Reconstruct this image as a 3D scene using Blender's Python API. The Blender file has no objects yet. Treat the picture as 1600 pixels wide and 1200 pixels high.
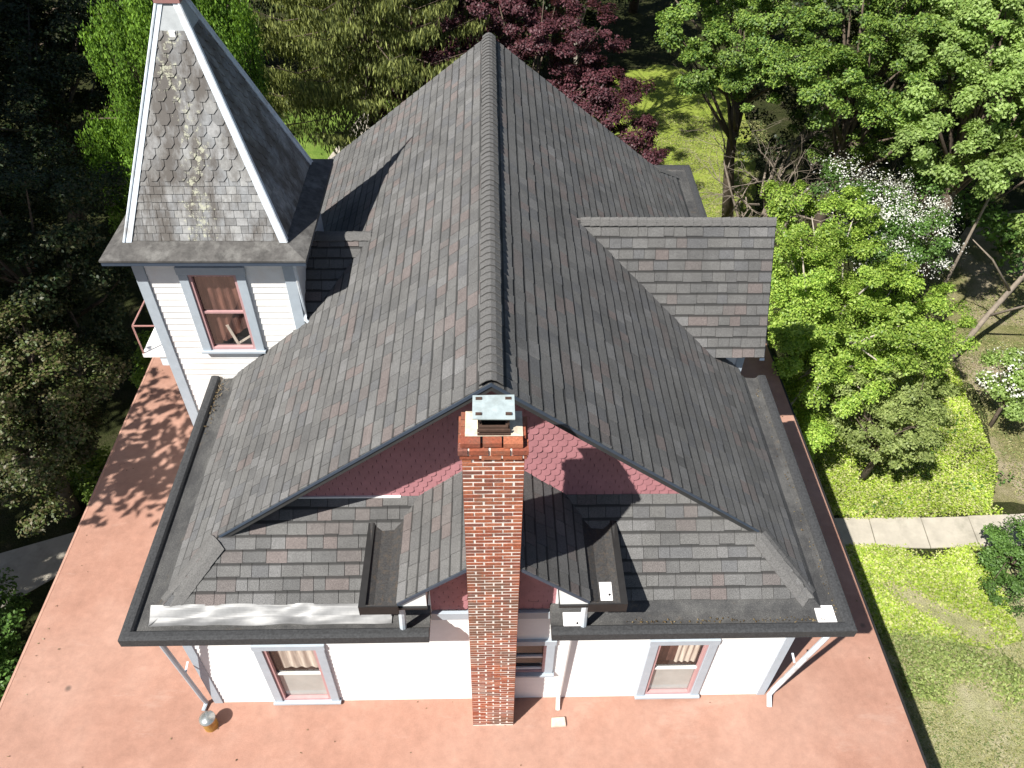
import bpy, math, random
import numpy as np
from mathutils import Vector, Matrix
random.seed(7); RNG = np.random.default_rng(11)
SC = bpy.context.scene; COL = SC.collection
R = math.radians
# ------------------------------------------------------------------ camera
a, b, c = R(44.523), R(-2.281), R(1.347)
cam = bpy.data.cameras.new('camera'); co = bpy.data.objects.new('camera', cam); COL.objects.link(co)
cam.sensor_width = 36; cam.lens = 1242.895 / 1600 * 36; cam.clip_start = .1; cam.clip_end = 2000
def w(v): return Vector((v[0]*math.cos(b)-v[1]*math.sin(b), v[0]*math.sin(b)+v[1]*math.cos(b), v[2]))
X0, U0, F0 = w((1, 0, 0)), w((0, math.sin(a), math.cos(a))), w((0, math.cos(a), -math.sin(a)))
# image roll: right axis and up axis turned together
RX = X0*math.cos(c) + U0*(math.sin(c))
RU = -X0*math.sin(c) + U0*math.cos(c)
m = Matrix((RX, RU, -F0)).transposed().to_4x4(); m.translation = Vector((0, -5.503, 12.415))
co.matrix_world = m; SC.camera = co
# ------------------------------------------------------------------ sky and sun
LX, LY, LZ = -.742, -.67, 1.237
wd = bpy.data.worlds.new('World'); SC.world = wd; wd.use_nodes = True
nt = wd.node_tree; sky = nt.nodes.new('ShaderNodeTexSky'); sky.sky_type = 'NISHITA'; sky.sun_disc = False
el = math.atan2(LZ, math.hypot(LX, LY)); az = math.atan2(LX, LY)
sky.sun_elevation = el; sky.sun_rotation = az
nt.links.new(sky.outputs[0], nt.nodes['Background'].inputs[0]); nt.nodes['Background'].inputs[1].default_value = .05
sl = bpy.data.lights.new('sun', 'SUN'); so = bpy.data.objects.new('sun', sl); COL.objects.link(so)
sl.energy = 5; sl.angle = R(.5); sl.color = (1, .965, .90)
so.rotation_euler = Vector((LX, LY, LZ)).to_track_quat('Z', 'Y').to_euler()
SC.view_settings.view_transform = 'Standard'; SC.view_settings.look = 'None'; SC.view_settings.gamma = 1
SC.view_settings.exposure = .85
# ------------------------------------------------------------------ helpers
class MB:
    def __init__(s): s.v = []; s.f = []; s.uv = []; s.has = False
    def poly(s, pts, uv=None):
        i = len(s.v); s.v += [tuple(p) for p in pts]; s.f.append(tuple(range(i, i+len(pts))))
        if uv: s.has = True
        s.uv += uv if uv else [(0, 0)]*len(pts)
    def prism(s, top, bot, uv=None, base=False, uvb=None):
        n = len(top); i = len(s.v); s.v += [tuple(p) for p in top] + [tuple(p) for p in bot]
        fs = [tuple(range(i, i+n))]
        if base: fs.append(tuple(range(i+2*n-1, i+n-1, -1)))
        for k in range(n):
            j = (k+1) % n; fs.append((i+k, i+n+k, i+n+j, i+j))
        s.f += fs
        U = uv or [(0, 0)]*n
        if uv: s.has = True
        L = list(U) + list(U)
        for f in fs: s.uv += [L[q-i] for q in f]
    def box(s, x0, x1, y0, y1, z0, z1):
        s.prism([(x0,y0,z1),(x1,y0,z1),(x1,y1,z1),(x0,y1,z1)], [(x0,y0,z0),(x1,y0,z0),(x1,y1,z0),(x0,y1,z0)], base=True)
    def beam(s, A, B, wd, th, up=(0, 0, 1)):
        A = Vector(A); B = Vector(B); d = (B-A).normalized(); sd = d.cross(Vector(up)).normalized()*wd/2; u = sd.cross(d).normalized()*th/2
        s.prism([A-sd+u, A+sd+u, B+sd+u, B-sd+u], [A-sd-u, A+sd-u, B+sd-u, B-sd-u], base=True)
    def tube(s, pts, rad, n=6):
        rings = []
        P = [Vector(p) for p in pts]
        for k, p in enumerate(P):
            d = (P[min(k+1, len(P)-1)] - P[max(k-1, 0)]).normalized()
            q = Vector((0, 0, 1)) if abs(d.z) < .9 else Vector((1, 0, 0))
            e = d.cross(q).normalized(); g = d.cross(e)
            r = rad[k] if hasattr(rad, '__len__') else rad
            i = len(s.v); rings.append(i)
            s.v += [tuple(p + (e*math.cos(t)+g*math.sin(t))*r) for t in [2*math.pi*h/n for h in range(n)]]
        for i, j in zip(rings, rings[1:]):
            for h in range(n):
                s.f.append((i+h, i+(h+1) % n, j+(h+1) % n, j+h)); s.uv += [(0, 0)]*4
        s.f.append(tuple(range(rings[-1], rings[-1]+n))); s.uv += [(0, 0)]*n
        s.f.append(tuple(range(rings[0]+n-1, rings[0]-1, -1))); s.uv += [(0, 0)]*n
    def build(s, name, mat, parent=None, smooth=False, bevel=0):
        me = bpy.data.meshes.new(name); me.from_pydata(s.v, [], s.f)
        if s.has:
            l = me.uv_layers.new(name='uv'); l.data.foreach_set('uv', np.array(s.uv, 'f').ravel())
        me.materials.append(mat)
        if smooth: me.polygons.foreach_set('use_smooth', [True]*len(me.polygons))
        o = bpy.data.objects.new(name, me); COL.objects.link(o)
        if parent: o.parent = parent; o.matrix_parent_inverse = parent.matrix_world.inverted()
        if bevel:
            bv = o.modifiers.new('bevel', 'BEVEL'); bv.width = bevel; bv.segments = 1; bv.limit_method = 'ANGLE'
        return o
def empty(name, loc, label, cat, group=None):
    o = bpy.data.objects.new(name, None); COL.objects.link(o); o.location = loc; o.matrix_world = Matrix.Translation(loc)
    o['label'] = label; o['category'] = cat
    if group: o['group'] = group
    return o
def tag(o, label, cat, group=None):
    o['label'] = label; o['category'] = cat
    if group: o['group'] = group
    return o
def struct(o): o['kind'] = 'structure'; return o
def clip(poly, cp):
    # keep the part of poly inside the convex polygon cp (counter-clockwise), both 2D
    for i in range(len(cp)):
        ax, ay = cp[i]; bx, by = cp[(i+1) % len(cp)]; out = []
        def sd(p): return (bx-ax)*(p[1]-ay)-(by-ay)*(p[0]-ax)
        for k in range(len(poly)):
            p, q = poly[k], poly[(k+1) % len(poly)]; sp, sq = sd(p), sd(q)
            if sp >= 0: out.append(p)
            if (sp > 0 > sq) or (sp < 0 < sq):
                t = sp/(sp-sq); out.append((p[0]+(q[0]-p[0])*t, p[1]+(q[1]-p[1])*t))
        poly = out
        if len(poly) < 3: return None
    return poly
def ccw(p):
    s = sum(p[i][0]*p[(i+1) % len(p)][1]-p[(i+1) % len(p)][0]*p[i][1] for i in range(len(p)))
    return p if s > 0 else p[::-1]
def courses(mb, O, U, V, polys, exp=.183, wr=(.15, .34), t=(.008, .015), shape='rect', v0=None, v1=None, lap=.0, gap=.007, jit=.009, seed=1):
    """lay courses of shingles on the plane O+uU+vV inside the convex polygons (u,v)"""
    rr = random.Random(seed); O, U, V = Vector(O), Vector(U).normalized(), Vector(V).normalized(); N = U.cross(V).normalized()
    polys = [ccw(p) for p in polys]
    allp = [q for p in polys for q in p]; umin = min(q[0] for q in allp); umax = max(q[0] for q in allp)
    vmin = min(q[1] for q in allp) if v0 is None else v0; vmax = max(q[1] for q in allp) if v1 is None else v1
    r = 0; v = vmin
    while v < vmax-1e-4:
        u = umin - rr.random()*wr[1] if wr[0] != wr[1] else umin - (r % 2)*wr[0]/2 - wr[0]
        while u < umax:
            wdt = rr.uniform(*wr); L = exp+lap; d = rr.uniform(-jit, jit); g = gap/2
            lo = v+d; x0, x1 = u+g, u+wdt-g
            if shape == 'rect': P = [(x0, lo), (x1, lo), (x1, v+L), (x0, v+L)]
            elif shape == 'hex': P = [(x0, lo+wdt*.33), (x0+wdt*.27, lo), (x1-wdt*.27, lo), (x1, lo+wdt*.33), (x1, v+L), (x0, v+L)]
            else: # fish scale
                cx, rad = (x0+x1)/2, (x1-x0)/2
                P = [(cx-rad*math.cos(q), lo+rad*.8*(1-math.sin(q))) for q in [0, .4, .8, 1.2, 1.57, 1.94, 2.34, 2.74, 3.14]] + [(x1, v+L), (x0, v+L)]
            th = rr.uniform(*t)
            for cp in polys:
                Q = clip(P, cp)
                if not Q: continue
                top = [O+U*p[0]+V*p[1]+N*(.003+th*max(0, 1-(p[1]-v)/L)) for p in Q]
                bot = [O+U*p[0]+V*p[1]-N*.004 for p in Q]
                mb.prism(top, bot, [((p[0]-x0)/wdt, (p[1]-v)/exp) for p in Q])
            u += wdt
        v += exp; r += 1
# ------------------------------------------------------------------ materials
def nodes(name):
    mt = bpy.data.materials.new(name); mt.use_nodes = True; t = mt.node_tree; p = t.nodes['Principled BSDF']
    return mt, t, p
def N(t, kind, **k):
    n = t.nodes.new(kind)
    for q, v in k.items():
        if q in n.inputs: n.inputs[q].default_value = v
        else: setattr(n, q, v)
    return n
def noise(t, scale, detail=6, rough=.6, stretch=None, coord='Object'):
    tc = N(t, 'ShaderNodeTexCoord'); src = tc.outputs[coord]
    if stretch:
        mp = N(t, 'ShaderNodeMapping'); mp.inputs['Scale'].default_value = stretch; t.links.new(src, mp.inputs[0]); src = mp.outputs[0]
    n = N(t, 'ShaderNodeTexNoise', Scale=scale, Detail=detail, Roughness=rough); t.links.new(src, n.inputs['Vector']); return n
def ramp(t, fac, stops, interp='LINEAR'):
    r = N(t, 'ShaderNodeValToRGB'); cr = r.color_ramp; cr.interpolation = interp
    while len(cr.elements) < len(stops): cr.elements.new(.5)
    for e, (p, cl) in zip(cr.elements, stops):
        e.position = p; e.color = (*cl, 1) if hasattr(cl, '__len__') else (cl, cl, cl, 1)
    t.links.new(fac, r.inputs[0]); return r
def mix(t, fac, A, B, mode='MIX'):
    n = N(t, 'ShaderNodeMix', data_type='RGBA', blend_type=mode)
    for i, s in ((0, fac), (6, A), (7, B)):
        if hasattr(s, 'is_output') or isinstance(s, bpy.types.NodeSocket): t.links.new(s, n.inputs[i])
        else: n.inputs[i].default_value = s if i == 0 else ((*s, 1) if len(s) == 3 else s)
    return n.outputs[2]
def bump(t, p, h, s=.3, d=.01):
    n = N(t, 'ShaderNodeBump', Strength=s, Distance=d); t.links.new(h, n.inputs['Height']); t.links.new(n.outputs[0], p.inputs['Normal'])
def simple(name, col, rough=.6, var=.15, scale=6, metal=0, bs=.15, spec=.5, grime=None):
    mt, t, p = nodes(name); n = noise(t, scale, 8, .65)
    lo = tuple(x*(1-var) for x in col); hi = tuple(min(1, x*(1+var)) for x in col)
    r = ramp(t, n.outputs[0], [(.3, lo), (.7, hi)]); out = r.outputs[0]
    if grime:
        g = noise(t, scale*.35, 8, .7); gr = ramp(t, g.outputs[0], [(.5, 0.), (.72, 1.)]); out = mix(t, gr.outputs[0], out, grime)
    t.links.new(out, p.inputs['Base Color'])
    p.inputs['Roughness'].default_value = rough; p.inputs['Metallic'].default_value = metal; p.inputs['Specular IOR Level'].default_value = spec
    n2 = noise(t, scale*9, 4, .6); bump(t, p, n2.outputs[0], bs, .004)
    return mt
def shingle_mat():
    mt, t, p = nodes('asphalt_shingle'); g = N(t, 'ShaderNodeNewGeometry')
    r = ramp(t, g.outputs['Random Per Island'], [(0, (.095, .094, .093)), (.17, (.106, .104, .102)), (.38, (.114, .112, .109)), (.54, (.101, .101, .103)), (.68, (.120, .118, .116)), (.80, (.119, .107, .103)), (.89, (.128, .109, .104)), (.95, (.134, .132, .131))], 'CONSTANT')
    n = noise(t, 130, 4, .75); gr = ramp(t, n.outputs[0], [(.36, .45), (.64, 1.6)]); base = mix(t, 1., r.outputs[0], gr.outputs[0], 'MULTIPLY')
    n3 = noise(t, 1.1, 7, .7); gr3 = ramp(t, n3.outputs[0], [(.3, .78), (.7, 1.2)]); base = mix(t, 1., base, gr3.outputs[0], 'MULTIPLY')
    n4 = noise(t, 2.2, 6, .7, (1, .35, .6)); gr4 = ramp(t, n4.outputs[0], [(.55, 0.), (.75, .3)]); base = mix(t, gr4.outputs[0], base, (.05, .048, .045))
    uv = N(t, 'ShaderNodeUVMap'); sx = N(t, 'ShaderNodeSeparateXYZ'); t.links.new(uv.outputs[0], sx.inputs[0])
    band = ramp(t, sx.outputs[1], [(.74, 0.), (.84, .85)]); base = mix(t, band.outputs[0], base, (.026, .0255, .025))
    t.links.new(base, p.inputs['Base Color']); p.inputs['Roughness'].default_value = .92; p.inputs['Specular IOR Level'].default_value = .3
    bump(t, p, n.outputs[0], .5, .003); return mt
def membrane_mat():
    mt, t, p = nodes('black_membrane'); n = noise(t, 160, 3, .6); m2 = noise(t, 1.6, 8, .7)
    r = ramp(t, n.outputs[0], [(.3, (.026, .026, .027)), (.55, (.062, .062, .062)), (.72, (.19, .187, .18))])
    q = ramp(t, m2.outputs[0], [(.40, (.62, .62, .63)), (.62, (1.35, 1.33, 1.28))]); base = mix(t, 1., r.outputs[0], q.outputs[0], 'MULTIPLY')
    m3 = noise(t, 3., 9, .75); q3 = ramp(t, m3.outputs[0], [(.60, 0.), (.70, .55)]); base = mix(t, q3.outputs[0], base, (.11, .082, .055))
    t.links.new(base, p.inputs['Base Color']); p.inputs['Roughness'].default_value = .8; bump(t, p, m2.outputs[0], .5, .03); return mt
def porch_mat():
    mt, t, p = nodes('red_painted_roofing'); n = noise(t, 1.1, 9, .62); f = noise(t, 90, 3, .6); s = noise(t, 2.1, 9, .75, (1, .5, 1))
    r = ramp(t, n.outputs[0], [(.28, (.285, .150, .108)), (.5, (.330, .178, .130)), (.72, (.375, .218, .165))])
    q = ramp(t, f.outputs[0], [(.3, .86), (.7, 1.14)]); base = mix(t, 1., r.outputs[0], q.outputs[0], 'MULTIPLY')
    st = ramp(t, s.outputs[0], [(.66, 0.), (.76, .5)]); base = mix(t, st.outputs[0], base, (.16, .10, .08))
    pl = noise(t, .35, 4, .5); pq = ramp(t, pl.outputs[0], [(.45, 0.), (.65, .35)]); base = mix(t, pq.outputs[0], base, (.40, .255, .20))
    mo = noise(t, 6, 7, .75); mq = ramp(t, mo.outputs[0], [(.3, .86), (.7, 1.13)]); base = mix(t, 1., base, mq.outputs[0], 'MULTIPLY')
    wp = noise(t, .9, 9, .8, (.5, 1.6, 1)); wq = ramp(t, wp.outputs[0], [(.56, 0.), (.64, .32)]); base = mix(t, wq.outputs[0], base, (.43, .29, .235))
    # scattered dark scuffs
    v = N(t, 'ShaderNodeTexVoronoi', Scale=.9); tc = N(t, 'ShaderNodeTexCoord'); t.links.new(tc.outputs['Object'], v.inputs['Vector'])
    vr = ramp(t, v.outputs['Distance'], [(.02, .75), (.06, 0.)]); base = mix(t, vr.outputs[0], base, (.08, .06, .05))
    t.links.new(base, p.inputs['Base Color']); p.inputs['Roughness'].default_value = .62; p.inputs['Specular IOR Level'].default_value = .35
    bump(t, p, n.outputs[0], .4, .03); return mt
def brick_mat():
    mt, t, p = nodes('red_brick'); g = N(t, 'ShaderNodeNewGeometry')
    r = ramp(t, g.outputs['Random Per Island'], [(0, (.27, .072, .036)), (.25, (.33, .095, .045)), (.5, (.24, .066, .037)), (.7, (.36, .12, .062)), (.88, (.19, .07, .05))], 'CONSTANT')
    n = noise(t, 40, 6, .7); q = ramp(t, n.outputs[0], [(.3, .6), (.7, 1.35)]); base = mix(t, 1., r.outputs[0], q.outputs[0], 'MULTIPLY')
    # weathering: grey soot in uneven patches
    s = noise(t, 1.6, 7, .65); sr = ramp(t, s.outputs[0], [(.46, 0.), (.60, .75)]); base = mix(t, sr.outputs[0], base, (.125, .075, .05))
    e = noise(t, 9, 8, .75); er = ramp(t, e.outputs[0], [(.60, 0.), (.75, .5)]); base = mix(t, er.outputs[0], base, (.55, .42, .36))
    t.links.new(base, p.inputs['Base Color']); p.inputs['Roughness'].default_value = .9; bump(t, p, n.outputs[0], .5, .004); return mt
def slate_mat():
    mt, t, p = nodes('weathered_slate'); g = N(t, 'ShaderNodeNewGeometry')
    r = ramp(t, g.outputs['Random Per Island'], [(0, (.21, .215, .22)), (.3, (.25, .25, .25)), (.55, (.225, .223, .217)), (.75, (.27, .27, .265)), (.9, (.17, .17, .17))], 'CONSTANT')
    n = noise(t, 14, 8, .75); q = ramp(t, n.outputs[0], [(.3, .7), (.7, 1.3)]); base = mix(t, 1., r.outputs[0], q.outputs[0], 'MULTIPLY')
    s = noise(t, 2.0, 8, .7, (1.4, 1, .45)); sr = ramp(t, s.outputs[0], [(.42, 0.), (.58, .88)]); base = mix(t, sr.outputs[0], base, (.070, .059, .050))
    # yellow lichen, thickest near the middle of each face and towards its foot
    tc = N(t, 'ShaderNodeTexCoord'); sp = N(t, 'ShaderNodeSeparateXYZ'); t.links.new(tc.outputs['Object'], sp.inputs[0])
    wob = noise(t, 1.7, 3, .5); ad = N(t, 'ShaderNodeMath', operation='MULTIPLY_ADD'); t.links.new(wob.outputs[0], ad.inputs[0]); ad.inputs[1].default_value = .9; t.links.new(sp.outputs[0], ad.inputs[2])
    sb = N(t, 'ShaderNodeMath', operation='ADD'); t.links.new(ad.outputs[0], sb.inputs[0]); sb.inputs[1].default_value = 4.22-.45
    ab = N(t, 'ShaderNodeMath', operation='ABSOLUTE'); t.links.new(sb.outputs[0], ab.inputs[0])
    cen = ramp(t, ab.outputs[0], [(.0, .16), (.34, 0.)]); l = noise(t, 11, 7, .8)
    su = N(t, 'ShaderNodeMath', operation='ADD'); t.links.new(cen.outputs[0], su.inputs[0]); t.links.new(l.outputs[0], su.inputs[1])
    lr = ramp(t, su.outputs[0], [(.672, 0.), (.70, .8)]); base = mix(t, lr.outputs[0], base, (.40, .40, .30))
    t.links.new(base, p.inputs['Base Color']); p.inputs['Roughness'].default_value = .7; bump(t, p, n.outputs[0], .4, .004); return mt
def silver_mat():
    mt, t, p = nodes('silver_flashing'); n = noise(t, 2.6, 3, .5, (1, 4, 1)); f = noise(t, 7, 6, .6)
    r = ramp(t, f.outputs[0], [(.25, .18), (.75, .27)]); t.links.new(r.outputs[0], p.inputs['Base Color'])
    p.inputs['Metallic'].default_value = .25; p.inputs['Roughness'].default_value = .55; bump(t, p, n.outputs[0], .25, .02); return mt
def glass_mat():
    mt, t, p = nodes('window_glass'); tr = N(t, 'ShaderNodeBsdfTransparent'); gl = N(t, 'ShaderNodeBsdfGlossy', Roughness=.02)
    mx = N(t, 'ShaderNodeMixShader'); mx.inputs[0].default_value = .13
    t.links.new(tr.outputs[0], mx.inputs[1]); t.links.new(gl.outputs[0], mx.inputs[2]); t.links.new(mx.outputs[0], t.nodes['Material Output'].inputs[0]); return mt
def cloth_mat(name, A, B, st=(60, 1, 1)):
    mt, t, p = nodes(name); n = noise(t, 1, 3, .5, st); r = ramp(t, n.outputs[0], [(.35, A), (.65, B)]); t.links.new(r.outputs[0], p.inputs['Base Color']); p.inputs['Roughness'].default_value = .9; return mt
def leaf_mat(name, cols, trans=.35, rough=.5):
    mt, t, p = nodes(name); g = N(t, 'ShaderNodeNewGeometry'); k = len(cols)
    r = ramp(t, g.outputs['Random Per Island'], [(i/k, cl) for i, cl in enumerate(cols)])
    n = noise(t, .55, 4, .6); q = ramp(t, n.outputs[0], [(.35, .75), (.65, 1.25)]); base = mix(t, 1., r.outputs[0], q.outputs[0], 'MULTIPLY')
    t.links.new(base, p.inputs['Base Color']); p.inputs['Roughness'].default_value = rough; p.inputs['Specular IOR Level'].default_value = .35
    tl = N(t, 'ShaderNodeBsdfTranslucent'); hue = mix(t, 1., base, (1.3, 1.25, .5), 'MULTIPLY'); t.links.new(hue, tl.inputs[0])
    mx = N(t, 'ShaderNodeMixShader'); mx.inputs[0].default_value = trans; t.links.new(p.outputs[0], mx.inputs[1]); t.links.new(tl.outputs[0], mx.inputs[2])
    t.links.new(mx.outputs[0], t.nodes['Material Output'].inputs[0]); return mt
M = dict(
 shingle=shingle_mat(), cap=simple('cap_shingle', (.108, .105, .102), .92, .4, 60, bs=.5), well=simple('stained_black_membrane', (.034, .033, .033), .8, .6, 50, bs=.6, grime=(.07, .052, .036)), membrane=membrane_mat(), porch=porch_mat(), brick=brick_mat(), slate=slate_mat(), silver=silver_mat(), glass=glass_mat(),
 mortar=simple('mortar', (.74, .68, .62), .95, .2, 12, grime=(.27, .17, .12)), white=simple('white_clapboard_paint', (.80, .80, .79), .55, .04, 5, bs=.1), wstain=simple('weathered_white_paint', (.79, .78, .76), .6, .04, 5, grime=(.72, .66, .60)),
 blue=simple('grey_blue_trim_paint', (.37, .42, .47), .5, .07, 8), pale=simple('pale_blue_metal', (.60, .66, .72), .4, .12, 9, grime=(.38, .36, .34)), dblue=simple('shaded_blue_paint', (.045, .062, .09), .5, .1, 8),  # the dark blue carries the shade of rakes and eaves in its colour
 pink=simple('pink_scale_paint', (.385, .17, .185), .6, .12, 5), sash=simple('pink_sash_paint', (.46, .27, .27), .5, .08, 8), lip=simple('black_drip_edge', (.014, .0135, .0135), .6, .3, 8), band=simple('black_membrane_edge', (.036, .037, .039), .8, .55, 40, bs=.5),
 under=simple('roof_deck', (.03, .03, .03), .9, .2, 8), crown=simple('cement_crown', (.56, .49, .38), .9, .2, 12, grime=(.26, .15, .07)), galv=simple('galvanised_sheet', (.50, .58, .58), .4, .18, 10, metal=.35, grime=(.36, .40, .38)),
 rust=simple('rusty_iron', (.055, .030, .020), .8, .4, 20), dark=simple('opening_shade', (.008, .008, .008), 1, .2, 8), pad=simple('white_coating', (.78, .76, .76), .7, .04, 5), room=simple('dark_room', (.03, .022, .02), 1, .2, 3),  # the deepest black stands for the dark inside openings
 curtain=cloth_mat('cream_curtain', (.40, .34, .28), (.60, .54, .46), (22, 1, 2)), screen=simple('window_screen', (.40, .41, .385), .8, .12, 3), redcloth=cloth_mat('red_brown_drape', (.06, .022, .016), (.15, .065, .045), (14, 1, 3)),
 can=simple('yellow_tin', (.42, .24, .05), .45, .35, 14, metal=.3), lid=simple('tin_lid', (.50, .52, .50), .25, .1, 8, metal=.75), flare=simple('tower_eave_roofing', (.075, .071, .067), .9, .45, 9, bs=.6, grime=(.17, .165, .155)),
 concrete=simple('concrete', (.39, .355, .295), .9, .14, 3, bs=.4, grime=(.24, .225, .18)), stone=simple('foundation_wall', (.30, .28, .25), .9, .2, 3), bark=simple('bark', (.10, .075, .055), .95, .4, 7, bs=1), gbark=simple('grey_brown_bark', (.20, .165, .13), .9, .3, 7, bs=1), pbark=simple('pale_bark', (.36, .32, .27), .9, .3, 7, bs=1))
# ------------------------------------------------------------------ the house
house = empty('house', (0, 5.6, -3.6), 'Victorian house with grey shingle roof, slate tower, brick chimney and red porch roof', 'house')
H = house
XL, XR, YF, YB = -4.75, 4.80, -.42, 11.65          # outer line of the eaves gutter
RXc, RZ = .02, 6.54; FZ = 2.90; IN = .44           # ridge, shingle foot
KL = (RZ-FZ)/(RXc-(XL+IN)); KR = (RZ-FZ)/((XR-IN)-RXc)
# walls of the upper storey: back, left, right as one plain core, clapboards in front
wm = MB(); wm.box(-4.30, 4.35, .50, 11.2, -3.6, 2.72); wm.box(-4.30, -4.20, .035, .5, 0, 2.72); wm.box(4.25, 4.35, .035, .5, 0, 2.72); wm.box(-4.3, 4.35, .035, .5, 2.3, 2.72); core = wm.build('wall', M['white'], H)
def siding(X0, X1, z0, z1, y, mb, exp=.125, holes=()):
    z = z0
    while z < z1-.01:
        t = min(z+exp, z1); zc_ = (z+t)/2; cuts = sorted((h[0], h[1]) for h in holes if h[2] < zc_ < h[3]); x = X0; spans = []
        for c0, c1 in cuts: spans.append((x, c0)); x = c1
        spans.append((x, X1))
        for x0, x1 in spans:
            mb.prism([(x0, y-.016, z), (x1, y-.016, z), (x1, y-.003, t), (x0, y-.003, t)], [(x0, y+.02, z), (x1, y+.02, z), (x1, y+.02, t), (x0, y+.02, t)], base=True)
        z += exp
sm = MB(); siding(-4.20, 4.25, .0, 2.50, .02, sm, holes=[(-3.27, -2.47, .07, 1.75), (2.41, 3.18, .07, 1.75), (.07, .83, .95, 1.83)]); siding(-.80, .83, 2.50, 2.52, .02, sm); sm.build('clapboard_siding', M['white'], H)
cb = MB(); cb.box(-4.335, -4.20, -.012, .03, 0, 2.7); cb.box(-4.335, -4.31, .03, .17, 0, 2.7); cb.build('corner_board', M['blue'], H, bevel=.004)
cb = MB(); cb.box(4.25, 4.38, -.012, .03, 0, 2.7); cb.box(4.355, 4.38, .03, .17, 0, 2.7); cb.build('corner_board', M['blue'], H, bevel=.004)
# porch roof and the floor below
pm = MB(); pm.box(-7.63, 6.55, -3.6, 9.3, -.10, 0); pm.build('porch_roof', M['porch'], H)
pr = bpy.data.objects['porch_roof']
e = MB(); e.box(6.55, 6.60, -3.6, 9.3, -.12, -.012); e.build('drip_edge', M['lip'], pr)
e = MB(); e.box(-7.67, -7.63, -3.6, 9.3, -.12, .006); e.build('edge_strip', simple('faded_red_edge', (.42, .24, .18), .6, .15, 5), pr)
for x in (-7.3, -4.2, -1.2, 1.4, 4.0, 6.3):
    q = MB(); q.box(x-.07, x+.07, -3.3, -3.16, -3.0, -.12); q.box(x-.11, x+.11, -3.34, -3.12, -.5, -.42); q.build('porch_post', M['white'], H)
q = MB(); q.box(-7.5, 6.4, -3.4, 9.2, -3.59, -3.0); q.build('porch_floor', M['stone'], H)
# --- main roof: two side planes, front and rear skirts
def plane3(xz_sign): return None
def side_poly(k, rev):
    # (u=y, v=slope distance) for the side plane
    s = math.sqrt(1+k*k); half = (RZ-FZ)/k; vt = half*s; vm = .70*s
    lo = [(.02, 0), (11.21, 0), (10.52, vm), (.71, vm)]; hi = [(.71, vm), (10.52, vm), (9.92, vt), (.49, vt)]
    return [lo, hi], vt
def slab(mb, pts, n, th=.10):
    n = Vector(n).normalized(); mb.prism([Vector(p)-n*.004 for p in pts], [Vector(p)-n*th for p in pts], base=True)
roof = MB(); deck = MB()
for sgn, k, x0 in ((-1, KL, XL+IN), (1, KR, XR-IN)):
    polys, vt = side_poly(k, 0); s = math.sqrt(1+k*k)
    if sgn < 0: O, U, V = (x0, 0, FZ), (0, -1, 0), (1/s, 0, k/s)
    else: O, U, V = (x0, 0, FZ), (0, 1, 0), (-1/s, 0, k/s)
    P = [[((-q[0] if sgn < 0 else q[0]), q[1]) for q in p] for p in polys]
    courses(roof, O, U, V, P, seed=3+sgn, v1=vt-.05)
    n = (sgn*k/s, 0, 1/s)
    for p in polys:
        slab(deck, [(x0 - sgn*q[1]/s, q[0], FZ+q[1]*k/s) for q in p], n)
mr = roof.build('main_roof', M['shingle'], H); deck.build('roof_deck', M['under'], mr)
KF = (3.80-FZ)/(1.11-.02); sF = math.sqrt(1+KF*KF)
sk = MB(); d2 = MB()
pk = [(XL+IN, 0), (XR-IN, 0), (3.27, 1.09*sF), (-3.23, 1.09*sF)]
courses(sk, (0, .02, FZ), (1, 0, 0), (0, 1/sF, KF/sF), [pk], seed=21); slab(d2, [(q[0], .02+q[1]/sF, FZ+q[1]*KF/sF) for q in pk], (0, -KF, 1))
sk.build('front_skirt_roof', M['shingle'], H); d2.build('roof_deck', M['under'], [o for o in COL.objects if o.name == 'front_skirt_roof'][0])
sk = MB(); pk2 = [(-(XR-IN), 0), (-(XL+IN), 0), (3.23, 1.09*sF), (-3.27, 1.09*sF)]
courses(sk, (0, 11.21, FZ), (-1, 0, 0), (0, -1/sF, KF/sF), [pk2], seed=22); sk.build('rear_skirt_roof', M['shingle'], H)
# ridge caps: overlapping bent pieces raised on a vent strip
def cap_run(mb, A, B, half, drop, step=.15, th=.012, roll=.0, seed=5):
    rr = random.Random(seed); A, B = Vector(A), Vector(B); d = (B-A); L = d.length; d.normalize(); sd = d.cross(Vector((0, 0, 1))).normalized(); n = int(L/step)
    for i in range(n):
        p, q = A+d*(i*step), A+d*(i*step+step+.01); h0 = th+rr.uniform(0, .004); h1 = .002
        prof = [(-1, -1), (-.45, -.34), (0, -.12), (.45, -.34), (1, -1)]
        w_ = half*rr.uniform(.97, 1.03)
        for (a0, b0), (a1, b1) in zip(prof, prof[1:]):
            t = [p+sd*a0*w_+Vector((0, 0, b0*drop+h0)), p+sd*a1*w_+Vector((0, 0, b1*drop+h0)), q+sd*a1*w_+Vector((0, 0, b1*drop+h1)), q+sd*a0*w_+Vector((0, 0, b0*drop+h1))]
            mb.prism(t, [x-Vector((0, 0, .012)) for x in t], [(0, 0), (1, 0), (1, .7), (0, .7)])
rc = MB(); cap_run(rc, (RXc, .47, RZ+.055), (RXc, 9.94, RZ+.055), .125, .085, .135, .022)
rcap = rc.build('ridge_cap', M['cap'], mr)
v = MB(); v.prism([(RXc-.13, .52, RZ-.07), (RXc, .52, RZ+.03), (RXc, 9.9, RZ+.03), (RXc-.13, 9.9, RZ-.07)], [(RXc-.13, .52, RZ-.12), (RXc, .52, RZ-.05), (RXc, 9.9, RZ-.05), (RXc-.13, 9.9, RZ-.12)])
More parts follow.
